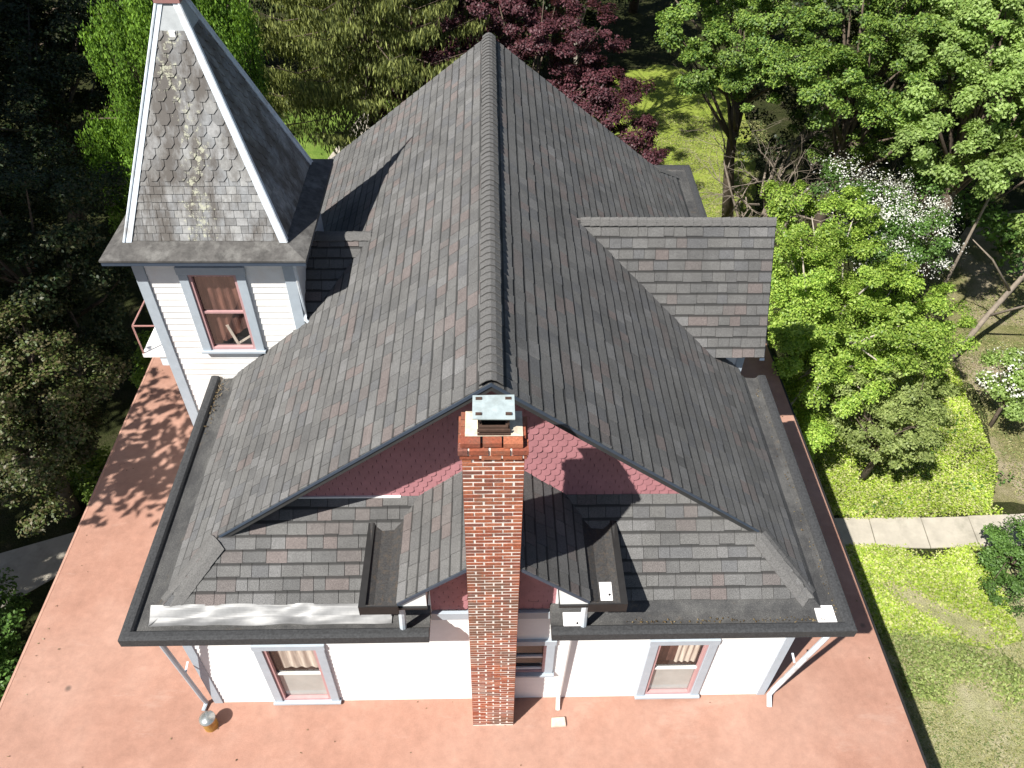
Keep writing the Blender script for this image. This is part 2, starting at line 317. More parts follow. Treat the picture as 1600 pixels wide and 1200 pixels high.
v.prism([(RXc, .52, RZ+.03), (RXc+.13, .52, RZ-.07), (RXc+.13, 9.9, RZ-.07), (RXc, 9.9, RZ+.03)], [(RXc, .52, RZ-.05), (RXc+.13, .52, RZ-.12), (RXc+.13, 9.9, RZ-.12), (RXc, 9.9, RZ-.05)]); v.build('ridge_vent', M['lip'], mr)
for A, B in (((XL+IN+.03, .05, FZ+.02), (-3.62, .71, 3.50)), ((XR-IN-.03, .05, FZ+.02), (3.66, .71, 3.50)), ((XL+IN, 11.23, FZ), (-3.62, 10.52, 3.50)), ((XR-IN, 11.23, FZ), (3.66, 10.52, 3.50))):
    hc = MB(); A, B = Vector(A), Vector(B); A.z += .004; B.z += .012; cap_run(hc, A, B, .175, .098, .15, .008); hc.build('hip_cap', M['cap'], mr)
# rakes: blue bargeboards and soffit of the front gablet, blue darkened for shade
for ys, yr, nm in ((.49, .71, 'rake_board'), (9.92, 10.52, 'rake_board')):
    for sg, k in ((-1, KL), (1, KR)):
        bb = MB(); xe = RXc+sg*3.63; ze = RZ-k*3.63; d = .009 if ys < 1 else -.009
        bb.prism([(RXc, ys-d, RZ-.005), (xe, yr-d, ze-.005), (xe, yr, ze-.005), (RXc, ys, RZ-.005)], [(RXc, ys-d, RZ-.055), (xe, yr-d, ze-.045), (xe, yr, ze-.045), (RXc, ys, RZ-.055)], base=True)
        bb.build(nm, M['dblue'], mr)
# gable wall with fish-scale shingles
gw = MB(); gy = 1.11
gw.prism([(-3.2, gy+.02, 3.72), (3.24, gy+.02, 3.72), (RXc, gy+.02, RZ-.12)], [(-3.2, gy+.1, 3.72), (3.24, gy+.1, 3.72), (RXc, gy+.1, RZ-.12)], base=True)
gwall = gw.build('gable_wall', M['pink'], H)
fs = MB(); courses(fs, (0, gy+.018, 3.76), (1, 0, 0), (0, 0, 1), [[(-3.2, 0), (3.24, 0), (RXc, RZ-.1-3.76)]], exp=.115, wr=(.125, .125), t=(.016, .024), shape='fish', lap=.06, gap=.007, jit=.002); fs.build('fish_scale_shingles', M['pink'], gwall)
fl = MB(); fl.box(-2.6, -1.2, 1.085, 1.11, 3.79, 3.815); fl.build('flashing', M['pad'], gwall)
gw = MB(); gw.prism([(-3.2, 10.2, 3.4), (RXc, 10.2, RZ-.12), (3.24, 10.2, 3.4)], [(-3.2, 10.1, 3.4), (RXc, 10.1, RZ-.12), (3.24, 10.1, 3.4)], base=True); gw.build('gable_wall', M['pink'], H)
# --- eaves gutters: profile swept along the eaves with mitred corners
PROF = [(IN+.02, FZ-.012), (.40, 2.865), (.33, 2.80), (.20, 2.785), (.14, 2.79), (.10, 2.845), (.03, 2.852), (0, 2.845), (-.012, 2.835), (-.012, 2.70), (.03, 2.69), (.40, 2.70)]
def gutter(path, name='gutter', prof=PROF, closed=(True, True), matr=None, dz=0):
    """path: list of (x, y, ix, iy): outer line and the inward direction of the mitre"""
    mb = MB(); rings = []
    for (x, y, ix, iy) in path:
        rings.append([(x+d*ix, y+d*iy, z+dz) for d, z in prof])
    for A, B in zip(rings, rings[1:]):
        L = (Vector(B[0])-Vector(A[0])).length; nseg = max(1, int(L/.5))
        for sgm in range(nseg):
            t0, t1 = sgm/nseg, (sgm+1)/nseg
            f = lambda P, Q, t: tuple(Vector(P).lerp(Vector(Q), t))
            for i in range(len(prof)-1):
                mb.poly([f(A[i], B[i], t0), f(A[i+1], B[i+1], t0), f(A[i+1], B[i+1], t1), f(A[i], B[i], t1)])
    mb.poly(rings[0]); mb.poly(rings[-1][::-1])
    return mb.build(name, matr or M['membrane'], H)
g1 = gutter([(-.80, YF, 0, 1), (XL, YF, 1, 1), (XL, 4.44, 1, 0)])
g2 = gutter([(.80, YF, 0, 1), (XR, YF, -1, 1), (XR, 4.40, -1, 0)])
g3 = gutter([(XL, 6.9, 1, 0), (XL, YB, 1, -1), (XR, YB, -1, -1), (XR-.05, 6.4, -1, 0)])
LIPP = [(-.016, 2.856), (.03, 2.863), (.10, 2.856), (.125, 2.828), (.125, 2.822), (.098, 2.851), (.03, 2.857), (-.002, 2.846), (-.002, 2.72), (-.022, 2.70), (-.022, 2.85), (-.016, 2.856)]
for gp, pth in ((g1, [(-.80, YF, 0, 1), (XL, YF, 1, 1), (XL, 4.44, 1, 0)]), (g2, [(.80, YF, 0, 1), (XR, YF, -1, 1), (XR, 4.40, -1, 0)]), (g3, [(XL, 6.9, 1, 0), (XL, YB, 1, -1), (XR, YB, -1, -1), (XR-.05, 6.4, -1, 0)])):
    o = gutter(pth, 'drip_edge', LIPP, matr=M['band']); o.parent = gp
# silver strip laid in the left front gutter
sv = MB(); xs = np.linspace(XL+.26, -1.30, 150)
rows = [(d, float(np.interp(d, [.20, .25, .31, .36, .40, .445], [2.806, 2.807, 2.82, 2.853, 2.885, 2.902]))) for d in np.linspace(.445, .20, 14)]
G = [[(x, YF+d, z+.010+.013*math.sin(x*3.1+d*17+math.sin(x*2.3)*2)+.008*math.sin(x*8.7-d*32+math.sin(x*5))) for d, z in rows] for i, x in enumerate(xs)]
G[0] = [(XL+.1+d*.95, YF+d, z+.008) for d, z in rows]
for A, B in zip(G, G[1:]):
    for i in range(len(rows)-1): sv.poly([A[i+1], B[i+1], B[i], A[i]])
sv.build('silver_flashing', M['silver'], g1, smooth=True)
def pad(x, y, z, w_, l_, par, rot=0, hole=True):
    mb = MB(); mb.prism([(x-w_, y-l_, z+.006), (x+w_, y-l_, z+.006), (x+w_, y+l_, z+.012), (x-w_, y+l_, z+.012)], [(x-w_, y-l_, z-.02), (x+w_, y-l_, z-.02), (x+w_, y+l_, z-.02), (x-w_, y+l_, z-.02)])
    o = mb.build('coating_patch', M['pad'], par)
    if hole:
        h = MB(); h.tube([(x+.03, y-l_*.4, z), (x+.03, y-l_*.4, z+.022)], .014, 8); h.build('drain_hole', M['dark'], par)
pad(1.11, -.235, 2.845, .15, .115, g2); pad(4.49, -.17, 2.80, .125, .13, g2, hole=False)
# --- front centre wall dormer over the chimney
DX, DZ = .04, 4.66
DK = (DZ-3.62)/1.19; sD = math.sqrt(1+DK*DK)
dm = MB(); dd = MB()
for sg in (-1, 1):
    xe = DX+sg*1.19
    if sg < 0: O, U, V = (xe, 0, 3.62), (0, -1, 0), (1/sD, 0, DK/sD); P = [(.40, 0), (-1.12, 0), (-1.12, 1.19*sD), (.40, 1.19*sD)]
    else: O, U, V = (xe, 0, 3.62), (0, 1, 0), (-1/sD, 0, DK/sD); P = [(-.40, 0), (1.12, 0), (1.12, 1.19*sD), (-.40, 1.19*sD)]
    courses(dm, O, U, V, [P], seed=31+sg)
    slab(dd, [(xe, -.40, 3.62), (xe, 1.12, 3.62), (DX, 1.12, DZ), (DX, -.40, DZ)], (sg*DK, 0, 1), .06)
dr = dm.build('front_dormer_roof', M['shingle'], H); dd.build('roof_deck', M['under'], dr)
rc = MB(); cap_run(rc, (DX, -.41, DZ+.03), (DX, 1.1, DZ+.03), .14, .11); rc.build('ridge_cap', M['cap'], dr)
for sg in (-1, 1):
    bb = MB(); xe = DX+sg*1.19
    bb.prism([(DX, -.408, DZ-.005), (xe, -.408, 3.615), (xe, -.40, 3.615), (DX, -.40, DZ-.005)], [(DX, -.408, DZ-.075), (xe, -.408, 3.56), (xe, -.40, 3.56), (DX, -.40, DZ-.075)], base=True); bb.build('rake_board', M['dblue'], dr)
    # small box gutter beside the dormer
    bx = MB(); o0, o1 = sorted((DX+sg*1.185, DX+sg*1.655))
    f = lambda d: DX+sg*(1.655-d)
    pf = [(.48, 3.615), (.42, 3.56), (.33, 3.505), (.17, 3.50), (.10, 3.53), (.05, 3.565), (0, 3.56), (0, 3.44), (.47, 3.44)]
    A = [(f(d), -.40, z) for d, z in pf]; B = [(f(d), 1.04, z+.02*(z > 3.45)) for d, z in pf]
    for i in range(len(pf)-1): bx.poly([A[i], A[i+1], B[i+1], B[i]])
    bx.poly(A); bx.poly(B[::-1])
    bx.box(o0, o1, -.412, -.39, 3.43, 3.575)
    bg = bx.build('dormer_gutter', M['well'], H)
    lp = MB(); q0, q1 = sorted((f(-.012), f(.075))); lp.box(q0, q1, -.42, 1.02, 3.563, 3.578); lp.box(o0-.01, o1+.01, -.425, -.41, 3.40, 3.58); q0, q1 = sorted((f(-.012), f(-.001))); lp.box(q0, q1, -.41, 1.0, 3.36, 3.563); lp.build('drip_edge', M['lip'], bg)  # black rim and front lip; black outer side sheet paints in the shadow
    if sg > 0: pad(1.47, -.20, 3.50, .085, .13, bg)
    # cornice return
    cr = MB(); xi = DX+sg*.83; xo = DX+sg*1.18; zt = lambda x: DZ-DK*abs(x-DX)-.085
    cr.prism([(xo, -.37, 3.50), (xi, -.37, 3.50), (xi, -.37, zt(xi)), (xo, -.37, max(3.51, zt(xo)))], [(xo, .02, 3.50), (xi, .02, 3.50), (xi, .02, zt(xi)), (xo, .02, max(3.51, zt(xo)))], base=True); cr.build('cornice_return', M['white'], dr)
    cr = MB(); a0, a1 = sorted((xi-sg*.01, xo)); cr.box(a0, a1, -.395, .02, 3.455, 3.49); cr.build('cornice_shelf', M['lip'], dr)
    ds = MB(); ds.tube([(DX+sg*1.16, -.33, 3.46), (DX+sg*1.16, -.33, 3.25), (DX+sg*1.18, -.30, 2.83)], .045, 8); ds.build('downspout', M['pale'], bg)
    ck = MB(); c0, c1 = sorted((xi, xi+sg*.04)); ck.box(c0, c1, .0, 1.1, 2.7, 3.6); ck.build('dormer_cheek', M['white'], H)
dw = MB(); dw.prism([(DX-.84, .03, 2.7), (DX+.84, .03, 2.7), (DX+.84, .03, 3.84), (DX, .03, DZ-.08), (DX-.84, .03, 3.84)], [(DX-.84, .12, 2.7), (DX+.84, .12, 2.7), (DX+.84, .12, 3.84), (DX, .12, DZ-.08), (DX-.84, .12, 3.84)], base=True); dwall = dw.build('dormer_wall', M['pink'], H)
fs = MB(); courses(fs, (0, .028, 2.74), (1, 0, 0), (0, 0, 1), [[(DX-.84, 0), (DX+.84, 0), (DX+.84, 1.1), (DX, DZ-.1-2.74), (DX-.84, 1.1)]], exp=.115, wr=(.125, .125), t=(.016, .024), shape='fish', lap=.06, gap=.007, jit=.002); fs.build('fish_scale_shingles', M['pink'], dwall)
bd = MB(); bd.box(-.80, .83, -.03, .02, 2.53, 2.70); bd.build('frieze_board', M['blue'], dwall, bevel=.005)
# --- chimney
CX0, CX1, CY0, CY1 = -.275, .345, -.43, -.02
ch = MB(); bm_ = MB(); hgt = .0636; z = .035; r = 0; bl = .2067
def course(mb, x0, x1, y0, y1, z, h, r, rr, g=.0085):
    for side in range(2):
        yy = (y0, y0+.10) if side == 0 else (y1-.10, y1)
        u = x0 - (bl/2 if r % 2 else 0)
        while u < x1-.01:
            e0, e1 = rr.uniform(-.4, .9)*g, rr.uniform(-.4, .9)*g; s0, s1 = max(u, x0)+(g+e0 if u > x0 else 0), min(u+bl, x1)-(g+e1 if u+bl < x1-.01 else 0)
            j = rr.uniform(-.0035, .0035); zj = rr.uniform(-.0028, .0028)
            if s1-s0 > .02: mb.box(s0, s1, yy[0]+j, yy[1]+j, z+g+zj, z+h-g+zj)
            u += bl
    for side in range(2):
        xx = (x0, x0+.10) if side == 0 else (x1-.10, x1)
        u = y0+.10+g
        for q in range(2):
            mb.box(xx[0]+.001, xx[1]-.001, u, min(u+bl/2+.01, y1-.10-g) if q == 0 else y1-.10-g, z+g, z+h-g); u += bl/2+.02
rr = random.Random(4)
while z < 6.38: course(bm_, CX0, CX1, CY0, CY1, z, hgt, r, rr); z += hgt; r += 1
zc = z
course(bm_, CX0-.02, CX1+.02, CY0-.022, CY1+.02, zc, .075, 0, rr); course(bm_, CX0-.035, CX1+.035, CY0-.035, CY1+.02, zc+.075, .085, 1, rr); course(bm_, CX0-.01, CX1+.01, CY0-.012, CY1+.0, zc+.165, .075, 0, rr)
zt = zc+.24
ch = bm_.build('chimney', M['brick'], H)
mo = MB(); mo.box(CX0+.004, CX1-.004, CY0+.004, CY1-.004, -.02, zc+.05); mo.box(CX0-.02, CX1+.02, CY0-.02, CY1+.01, zc+.02, zc+.145); mo.build('mortar', M['mortar'], ch)
cr = MB(); cr.prism([(CX0+.16, CY0+.12, zt+.035), (CX1-.16, CY0+.12, zt+.035), (CX1-.16, CY1-.10, zt+.035), (CX0+.16, CY1-.10, zt+.035)], [(CX0+.035, CY0+.075, zt+.004), (CX1-.02, CY0+.075, zt+.004), (CX1-.02, CY1+.0, zt+.004), (CX0+.035, CY1+.0, zt+.004)]); cr.build('cement_crown', M['crown'], ch)
fx0, fx1, fy0, fy1 = -.10, .18, -.33, -.11
fb = MB()
for q in ((fx0, fx1, fy0, fy0+.025), (fx0, fx1, fy1-.025, fy1), (fx0, fx0+.025, fy0+.025, fy1-.025), (fx1-.025, fx1, fy0+.025, fy1-.025)): fb.box(*q, zt-.02, zt+.11)
fb.build('flue', M['rust'], ch); q = MB(); q.box(fx0+.025, fx1-.025, fy0+.025, fy1-.025, zt-.02, zt+.045); q.build('opening_shade', M['dark'], ch)  # black fill paints the unlit depth of the flue
mc = MB(); x0, x1, y0, y1, zz = -.165, .243, -.35, -.035, zt+.245
mc.prism([(x0, y0, zz), (x1, y0, zz-.006), (x1, y1, zz+.008), (x0, y1, zz)], [(x0, y0, zz-.012), (x1, y0, zz-.018), (x1, y1, zz-.006), (x0, y1, zz-.012)], base=True)
capo = mc.build('metal_chimney_cap', M['galv'], ch)
for x, y in ((x0+.06, y0+.06), (x1-.06, y0+.06), (x0+.06, y1-.05), (x1-.06, y1-.05)):
    lg = MB(); lg.beam((x, y, zt+.05), (x, y, zz+.012), .02, .02, (1, 0, 0)); lg.beam((x-.03, y, zz+.008), (x+.03, y, zz+.008), .032, .010); lg.build('cap_bracket', M['rust'], ch)
lg = MB(); lg.beam((fx0-.02, fy0-.012, zt+.07), (fx1+.02, fy0-.012, zt+.07), .02, .03); lg.beam((fx0-.02, fy0-.012, zt+.02), (fx1+.02, fy0-.012, zt+.02), .02, .02)
lg.build('cap_strap', M['rust'], ch)
# --- windows
def window(name, x0, x1, z0, z1, y, tw=.125, kind='cream', par=H):
    f = MB(); f.box(x0, x0+tw, y-.035, y+.02, z0+.045, z1-tw); f.box(x1-tw, x1, y-.035, y+.02, z0+.045, z1-tw); f.box(x0-.015, x1+.015, y-.038, y+.02, z1-tw, z1); f.box(x0-.02, x1+.02, y-.075, y+.02, z0, z0+.045)
    fo = f.build(name, M['blue'], par, bevel=.004)
    a0, a1, c0, c1 = x0+tw, x1-tw, z0+.045, z1-tw
    s = MB(); sw = .045; mid = (c0+c1)/2
    s.box(a0, a0+sw, y-.012, y+.05, c0, c1); s.box(a1-sw, a1, y-.012, y+.05, c0, c1); s.box(a0+sw, a1-sw, y-.012, y+.05, c0, c0+sw*1.2); s.box(a0+sw, a1-sw, y-.012, y+.05, c1-sw, c1)
    s.build('sash', M['sash'], fo, bevel=.003)
    s = MB(); s.box(a0+sw, a1-sw, y+.012, y+.045, mid-.02, mid+.02); s.build('meeting_rail', M['sash'] if kind == 'red' else M['wstain'], fo)
    g = MB(); g.poly([(a0+sw, y+.034, c0+sw*1.2), (a1-sw, y+.034, c0+sw*1.2), (a1-sw, y+.034, mid-.02), (a0+sw, y+.034, mid-.02)]); g.poly([(a0+sw, y+.042, mid+.02), (a1-sw, y+.042, mid+.02), (a1-sw, y+.042, c1-sw), (a0+sw, y+.042, c1-sw)]); g.build('pane', M['glass'], fo)
    if kind != 'none':
        rm = MB(); rm.box(a0, a1, y+.30, y+.34, c0, c1); rm.build('interior', M['room'], fo)
    n = 26
    if kind == 'cream':
        cu = MB(); st_ = .14 if x0 < 0 else .36; xs = [a0+st_+(a1-a0-st_-.05)*i/n for i in range(n+1)]
        for i in range(n):
            ya, yb = (y+.10+.012*math.sin(i*.9+x0)), (y+.10+.012*math.sin((i+1)*.9+x0)); cu.poly([(xs[i], ya, mid+.05), (xs[i+1], yb, mid+.05), (xs[i+1], yb, c1), (xs[i], ya, c1)])
        cu.build('curtain', M['curtain'], fo, smooth=True)
        sc = MB(); sc.box(a0+sw, a1-sw, y+.055, y+.06, c0+sw, mid); sc.build('window_screen', M['screen'], fo)
        sh = MB(); sh.box(a0+.01, a1-.01, y+.20, y+.21, mid-.1, c1); sh.build('shade', M['redcloth'], fo)
    if kind == 'red':
        cu = MB(); xs = [a0+(a1-a0)*i/n for i in range(n+1)]
        zl = lambda x: c0+.10+.55*max(0, (x-a0)/(a1-a0)-.35)
        for i in range(n):
            ya, yb = (y+.10+.015*math.sin(i*1.3)), (y+.10+.015*math.sin((i+1)*1.3)); cu.poly([(xs[i], ya, zl(xs[i])), (xs[i+1], yb, zl(xs[i+1])), (xs[i+1], yb, c1), (xs[i], ya, c1)])
        cu.build('drape', M['redcloth'], fo, smooth=True)
        sw_ = MB(); sw_.beam((a0+.33, y+.085, c0+.45), (a0+.43, y+.085, c0+.02), .05, .01, (0, 1, 0)); sw_.beam((a0+.43, y+.09, c0+.05), (a1-.06, y+.09, c0+.22), .035, .01, (0, 1, 0)); sw_.build('swag', M['curtain'], fo)
    return fo
window('window', -3.375, -2.368, .03, 1.86, .0); window('window', 2.30, 3.29, .04, 1.86, .0)
window('window', -.03, .93, .86, 1.90, .0, .12, 'dark')
# --- downspouts on the front wall
for nm, pts, mt, r_ in (('downspout', [(-4.36, -.33, 2.70), (-4.37, -.30, 2.55), (-4.44, -.06, .35), (-4.45, -.02, .06), (-4.47, -.14, .03)], M['blue'], .035), ('downspout', [(4.62, -.34, 2.70), (4.60, -.30, 2.55), (4.43, -.07, .30), (4.42, -.06, .12), (4.40, -.22, .035)], M['pale'], .04), ('downspout', [(1.13, -.28, 2.70), (1.12, -.08, 2.40), (1.07, -.06, .35), (1.06, -.07, .12), (1.05, -.22, .04)], M['white'], .033)):
    q = MB(); q.tube(pts, r_, 8); q.build(nm, mt, H)
for x, y in ((-4.39, -.13), (4.47, -.12)):
    q = MB(); q.beam((x, y-.02, 1.35), (x-.0, .0, 1.38), .03, .01); q.build('spout_bracket', M['pale'], H)
# --- tower
TX0, TX1, TY0, TY1 = -5.40, -2.98, 4.446, 6.87; TC = ((TX0+TX1)/2, (TY0+TY1)/2)
tw = MB(); tw.box(TX0+.02, TX1-.02, TY0+.5, TY1-.02, -3.6, 5.42); tw.box(TX0+.02, TX0+.12, TY0+.045, TY0+.5, -3.6, 5.42); tw.box(TX1-.12, TX1-.02, TY0+.045, TY0+.5, -3.6, 5.42); tw.box(TX0+.12, TX1-.12, TY0+.045, TY0+.5, 5.2, 5.42); tower = tw.build('tower', M['white'], H)
ts = MB(); siding(TX0+.17, TX1-.17, .0, 5.25, TY0+.03, ts, holes=[(-4.63, -3.85, 3.48, 5.05)])
ts.build('clapboard_siding', M['wstain'], tower)
def siding_x(x, sg, y0, y1, z0, z1, mb, exp=.125):
    z = z0
    while z < z1-.01:
        t = min(z+exp, z1); mb.prism([(x+sg*.016, y0, z), (x+sg*.016, y1, z), (x+sg*.003, y1, t), (x+sg*.003, y0, t)], [(x-sg*.02, y0, z), (x-sg*.02, y1, z), (x-sg*.02, y1, t), (x-sg*.02, y0, t)], base=True); z += exp
ts = MB(); siding_x(TX1-.02, 1, TY0+.17, TY1-.1, 3.6, 5.2, ts); ts.build('clapboard_siding', M['white'], tower); ts = MB(); siding_x(TX0+.02, -1, TY0+.17, TY1-.1, 0, 5.2, ts); ts.build('clapboard_siding', M['white'], tower)
for x in (TX0-.005, TX1-.165):
    q = MB(); q.box(x, x+.17, TY0-.012, TY0+.035, 0, 5.26); xx = x if x < -4.5 else x+.145; q.box(xx, xx+.025, TY0+.035, TY0+.17, 0, 5.26); q.build('corner_board', M['blue'], tower, bevel=.004)
q = MB(); q.box(TX0-.02, TX1+.02, TY0-.03, TY0+.05, 5.24, 5.42); q.box(TX1-.04, TX1+.03, TY0+.05, TY1, 5.24, 5.42); q.box(TX0-.03, TX0+.04, TY0+.05, TY1, 5.24, 5.42); q.build('frieze_board', M['dblue'], tower)
for i in range(7):
    q = MB(); x = TX0+.12+i*.36; q.box(x-.035, x+.035, TY0-.17, TY0-.033, 5.31, 5.355); q.build('eave_bracket', M['sash'], tower)
window('tower_window', -4.748, -3.735, 3.42, 5.15, TY0+.005, .14, 'red', tower)
q = MB(); q.tube([(TX1+.03, TY0-.02, 5.25), (TX1+.02, TY0+.04, 4.2), (TX1+.03, TY0-.03, 4.12), (TX1+.10, TY0-.05, 4.05)], .03, 8); q.build('downspout', M['pale'], tower)
EV, EZ, PZ, PH, AZ = .29, 5.46, 5.585, 1.165, 8.97
ev = MB(); cx, cy = TC; he = (TX1-TX0)/2+EV
cor = [(-1, -1), (1, -1), (1, 1), (-1, 1)]
for i in range(4):
    (ax, ay), (bx, by) = cor[i], cor[(i+1) % 4]
    nz = 6
    ev.prism([(cx+ax*he, cy+ay*he, EZ), (cx+bx*he, cy+by*he, EZ), (cx+bx*PH, cy+by*PH, PZ), (cx+ax*PH, cy+ay*PH, PZ)], [(cx+ax*he, cy+ay*he, EZ-.03), (cx+bx*he, cy+by*he, EZ-.03), (cx+bx*PH, cy+by*PH, EZ-.031), (cx+ax*PH, cy+ay*PH, EZ-.031)])
ev.build('tower_eave', M['flare'], tower)
q = MB(); h2 = he-.012; q.box(cx-h2, cx+h2, cy-h2, cy+h2, EZ-.10, EZ-.033); q.build('eave_fascia', M['dblue'], tower)
sl_ = MB(); TZ = 8.30; kk = PH/(AZ-PZ); sp = math.sqrt(1+kk*kk); vl = (AZ-PZ)*sp
for i in range(4):
    (ax, ay), (bx, by) = cor[i], cor[(i+1) % 4]
    A = Vector((cx+ax*PH, cy+ay*PH, PZ)); B = Vector((cx+bx*PH, cy+by*PH, PZ)); U = (B-A).normalized(); mid = (A+B)/2
    V = (Vector((cx, cy, AZ))-mid).normalized(); vtop = vl*(TZ-PZ)/(AZ-PZ); f = lambda v: PH*(1-v/vl); vr = .115*8
    courses(sl_, mid, U, V, [[(-f(0), 0), (f(0), 0), (f(vr), vr), (-f(vr), vr)]], exp=.115, wr=(.10, .17), t=(.008, .013), gap=.006, seed=50+i, jit=.003)
    vb = vr-.06
    courses(sl_, mid+V*0, U, V, [[(-f(vr-.05), vr-.05), (f(vr-.05), vr-.05), (f(vtop), vtop), (-f(vtop), vtop)]], exp=.155, wr=(.19, .19), t=(.014, .018), shape='hex', lap=.07, v0=vr-.05, gap=.009, seed=60+i, jit=.004)
troof = sl_.build('slate_spire', M['slate'], tower)
q = MB()
for i in range(4):
    (ax, ay), (bx, by) = cor[i], cor[(i+1) % 4]; g = PH-.005; gt = g*(AZ-TZ)/(AZ-PZ)
    q.poly([(cx+ax*g, cy+ay*g, PZ), (cx+bx*g, cy+by*g, PZ), (cx+bx*gt, cy+by*gt, TZ), (cx+ax*gt, cy+ay*gt, TZ)])
q.build('spire_deck', M['under'], tower)
for ax, ay in cor:
    hp = MB(); A = Vector((cx+ax*(PH+.01), cy+ay*(PH+.01), PZ-.02)); gt = PH*(AZ-8.62)/(AZ-PZ); B = Vector((cx+ax*gt, cy+ay*gt, 8.62)); out = Vector((ax, ay, .5)).normalized()
    for sx, sy in ((ax, 0), (0, ay)):
        # a wing of bent sheet on each face of the hip
        n = Vector((sx, sy, kk)).normalized(); d = (B-A).normalized(); wv = n.cross(d).normalized(); ctr = Vector((cx, cy, 0)); 
        if wv.dot(Vector((cx-A.x, cy-A.y, 0))) < 0: wv = -wv
        Wd = .085; o1 = n*.022
        hp.prism([A+o1, A+wv*Wd+o1, B+wv*Wd*.75+o1, B+o1], [A-o1*.2, A+wv*Wd-o1*.2, B+wv*Wd*.75-o1*.2, B-o1*.2], base=True)
    ho = hp.build('hip_flashing', M['pale'], troof)
    hr = MB(); hr.tube([A+out*.028, A.lerp(B, .5)+out*.028, B+out*.028], .020, 6); hr.build('hip_roll', M['pale'], troof)
q = MB(); g0 = PH*(AZ-TZ+.02)/(AZ-PZ)+.012; g1_ = PH*(AZ-8.60)/(AZ-PZ)+.008
q.prism([(cx+x*g1_, cy+y*g1_, 8.60) for x, y in cor], [(cx+x*g0, cy+y*g0, TZ-.02) for x, y in cor], base=True); q.build('spire_cap', simple('dull_grey_sheet', (.34, .36, .37), .5, .12, 10), tower)
q = MB(); q.box(cx-.04, cx+.04, cy-g0-.03, cy-g0-.002, TZ-.13, TZ-.02); q.build('cap_tab', M['pad'], tower)
q = MB(); q.box(cx-.17, cx+.17, cy-.17, cy+.17, 8.60, 8.72); q.box(cx-.12, cx+.12, cy-.12, cy+.12, 8.72, 9.0); q.tube([(cx, cy, 9.0), (cx, cy, 9.2), (cx, cy, 9.45), (cx, cy, 10.1)], [.1, .14, .05, .01], 10); q.build('finial', simple('faded_red_finial', (.30, .15, .14), .6, .1, 8), tower)
# saddle roof between tower and main roof
sd_ = MB(); A, B, Cc, Dd = Vector((-3.0, 5.66, 4.93)), Vector((-1.9, 5.66, 4.93)), Vector((-2.96, 4.44, 4.045)), Vector((-2.96, 6.88, 4.045))
for Cx, sg in ((Cc, 1), (Dd, -1)):
    Vv = Vector((0, sg*1.22, .885)).normalized(); Uu = Vector((sg, 0, 0)); ln = math.hypot(1.22, .885)
    o0 = Vector((-3.0, Cx.y, 4.045)); tri = [(0, 0), (sg*.04, 0), (sg*1.1, ln), (0, ln)]
    courses(sd_, o0, Uu, Vv, [tri], seed=70)
saddle = sd_.build('saddle_roof', M['shingle'], H); rc = MB(); cap_run(rc, (-3.0, 5.66, 4.955), (-1.92, 5.66, 4.955), .13, .08); rc.build('ridge_cap', M['cap'], saddle)
# balcony on the far side of the tower
q = MB(); q.box(-6.69, TX0+.02, 6.0, 7.6, 1.86, 1.95); bal = q.build('balcony', M['wstain'], H)
q = MB(); q.box(-6.4, TX0+.02, 6.03, 7.5, 1.62, 1.86); q.build('balcony_base', M['pale'], bal)
q = MB(); z1 = 2.64
for p in ((-6.67, 6.02), (-6.67, 7.5)): q.beam((*p, 1.95), (*p, z1), .024, .024, (1, 0, 0))
q.beam((-6.67, 6.02, z1), (TX0, 6.02, z1), .022, .022); q.beam((-6.67, 6.02, z1), (-6.67, 7.5, z1), .022, .022); q.build('railing', simple('faded_pink_rail', (.33, .17, .15), .6, .2, 8), bal)
# --- right-hand steep dormer
RY, RRZ, RE, REZ, RXE = 5.40, 5.39, 1.13, 3.40, 4.63
ln = math.hypot(RE, RRZ-REZ); xr = RXc+(RZ-RRZ)/KR; xe = RXc+(RZ-REZ)/KR; rm_ = MB(); rd = MB()
for sg in (-1, 1):
    O = (0, RY+sg*RE, REZ); V = Vector((0, -sg*RE, RRZ-REZ)).normalized(); U = Vector((1, 0, 0)) if sg < 0 else Vector((-1, 0, 0)); s_ = 1 if sg < 0 else -1
    courses(rm_, O, U, V, [[(s_*xe, 0), (s_*RXE, 0), (s_*RXE, ln), (s_*(xr-.02), ln)]], seed=80+sg)
    slab(rd, [(xe, RY+sg*RE, REZ), (RXE, RY+sg*RE, REZ), (RXE, RY, RRZ), (xr, RY, RRZ)], (0, sg*(RRZ-REZ), RE), .07)
sdr = rm_.build('side_dormer_roof', M['shingle'], H); rd.build('roof_deck', M['under'], sdr)
rc = MB(); cap_run(rc, (RXE, RY, RRZ+.035), (xr-.05, RY, RRZ+.035), .085, .115, .15); rc.build('ridge_cap', M['cap'], sdr)
q = MB()
for sg in (-1, 1): q.beam((RXE-.02, RY+sg*RE, REZ-.07), (RXE-.02, RY, RRZ-.08), .02, .08, (1, 0, 0))
q.build('rake_board', M['dblue'], sdr)
q = MB(); yy0, yy1 = RY-.86, RY+.86; q.prism([(3.6, yy0, REZ+.1), (4.40, yy0, REZ+.1), (4.40, yy0, 0), (3.6, yy0, 0)], [(3.6, yy1, REZ+.1), (4.40, yy1, REZ+.1), (4.40, yy1, 0), (3.6, yy1, 0)], base=True)
q.prism([(4.40, yy0, REZ+.1), (4.40, RY, RRZ-.2), (4.40, yy1, REZ+.1)], [(3.8, yy0, REZ+.1), (3.8, RY, RRZ-.2), (3.8, yy1, REZ+.1)], base=True); sdw = q.build('side_dormer_wall', M['white'], H)
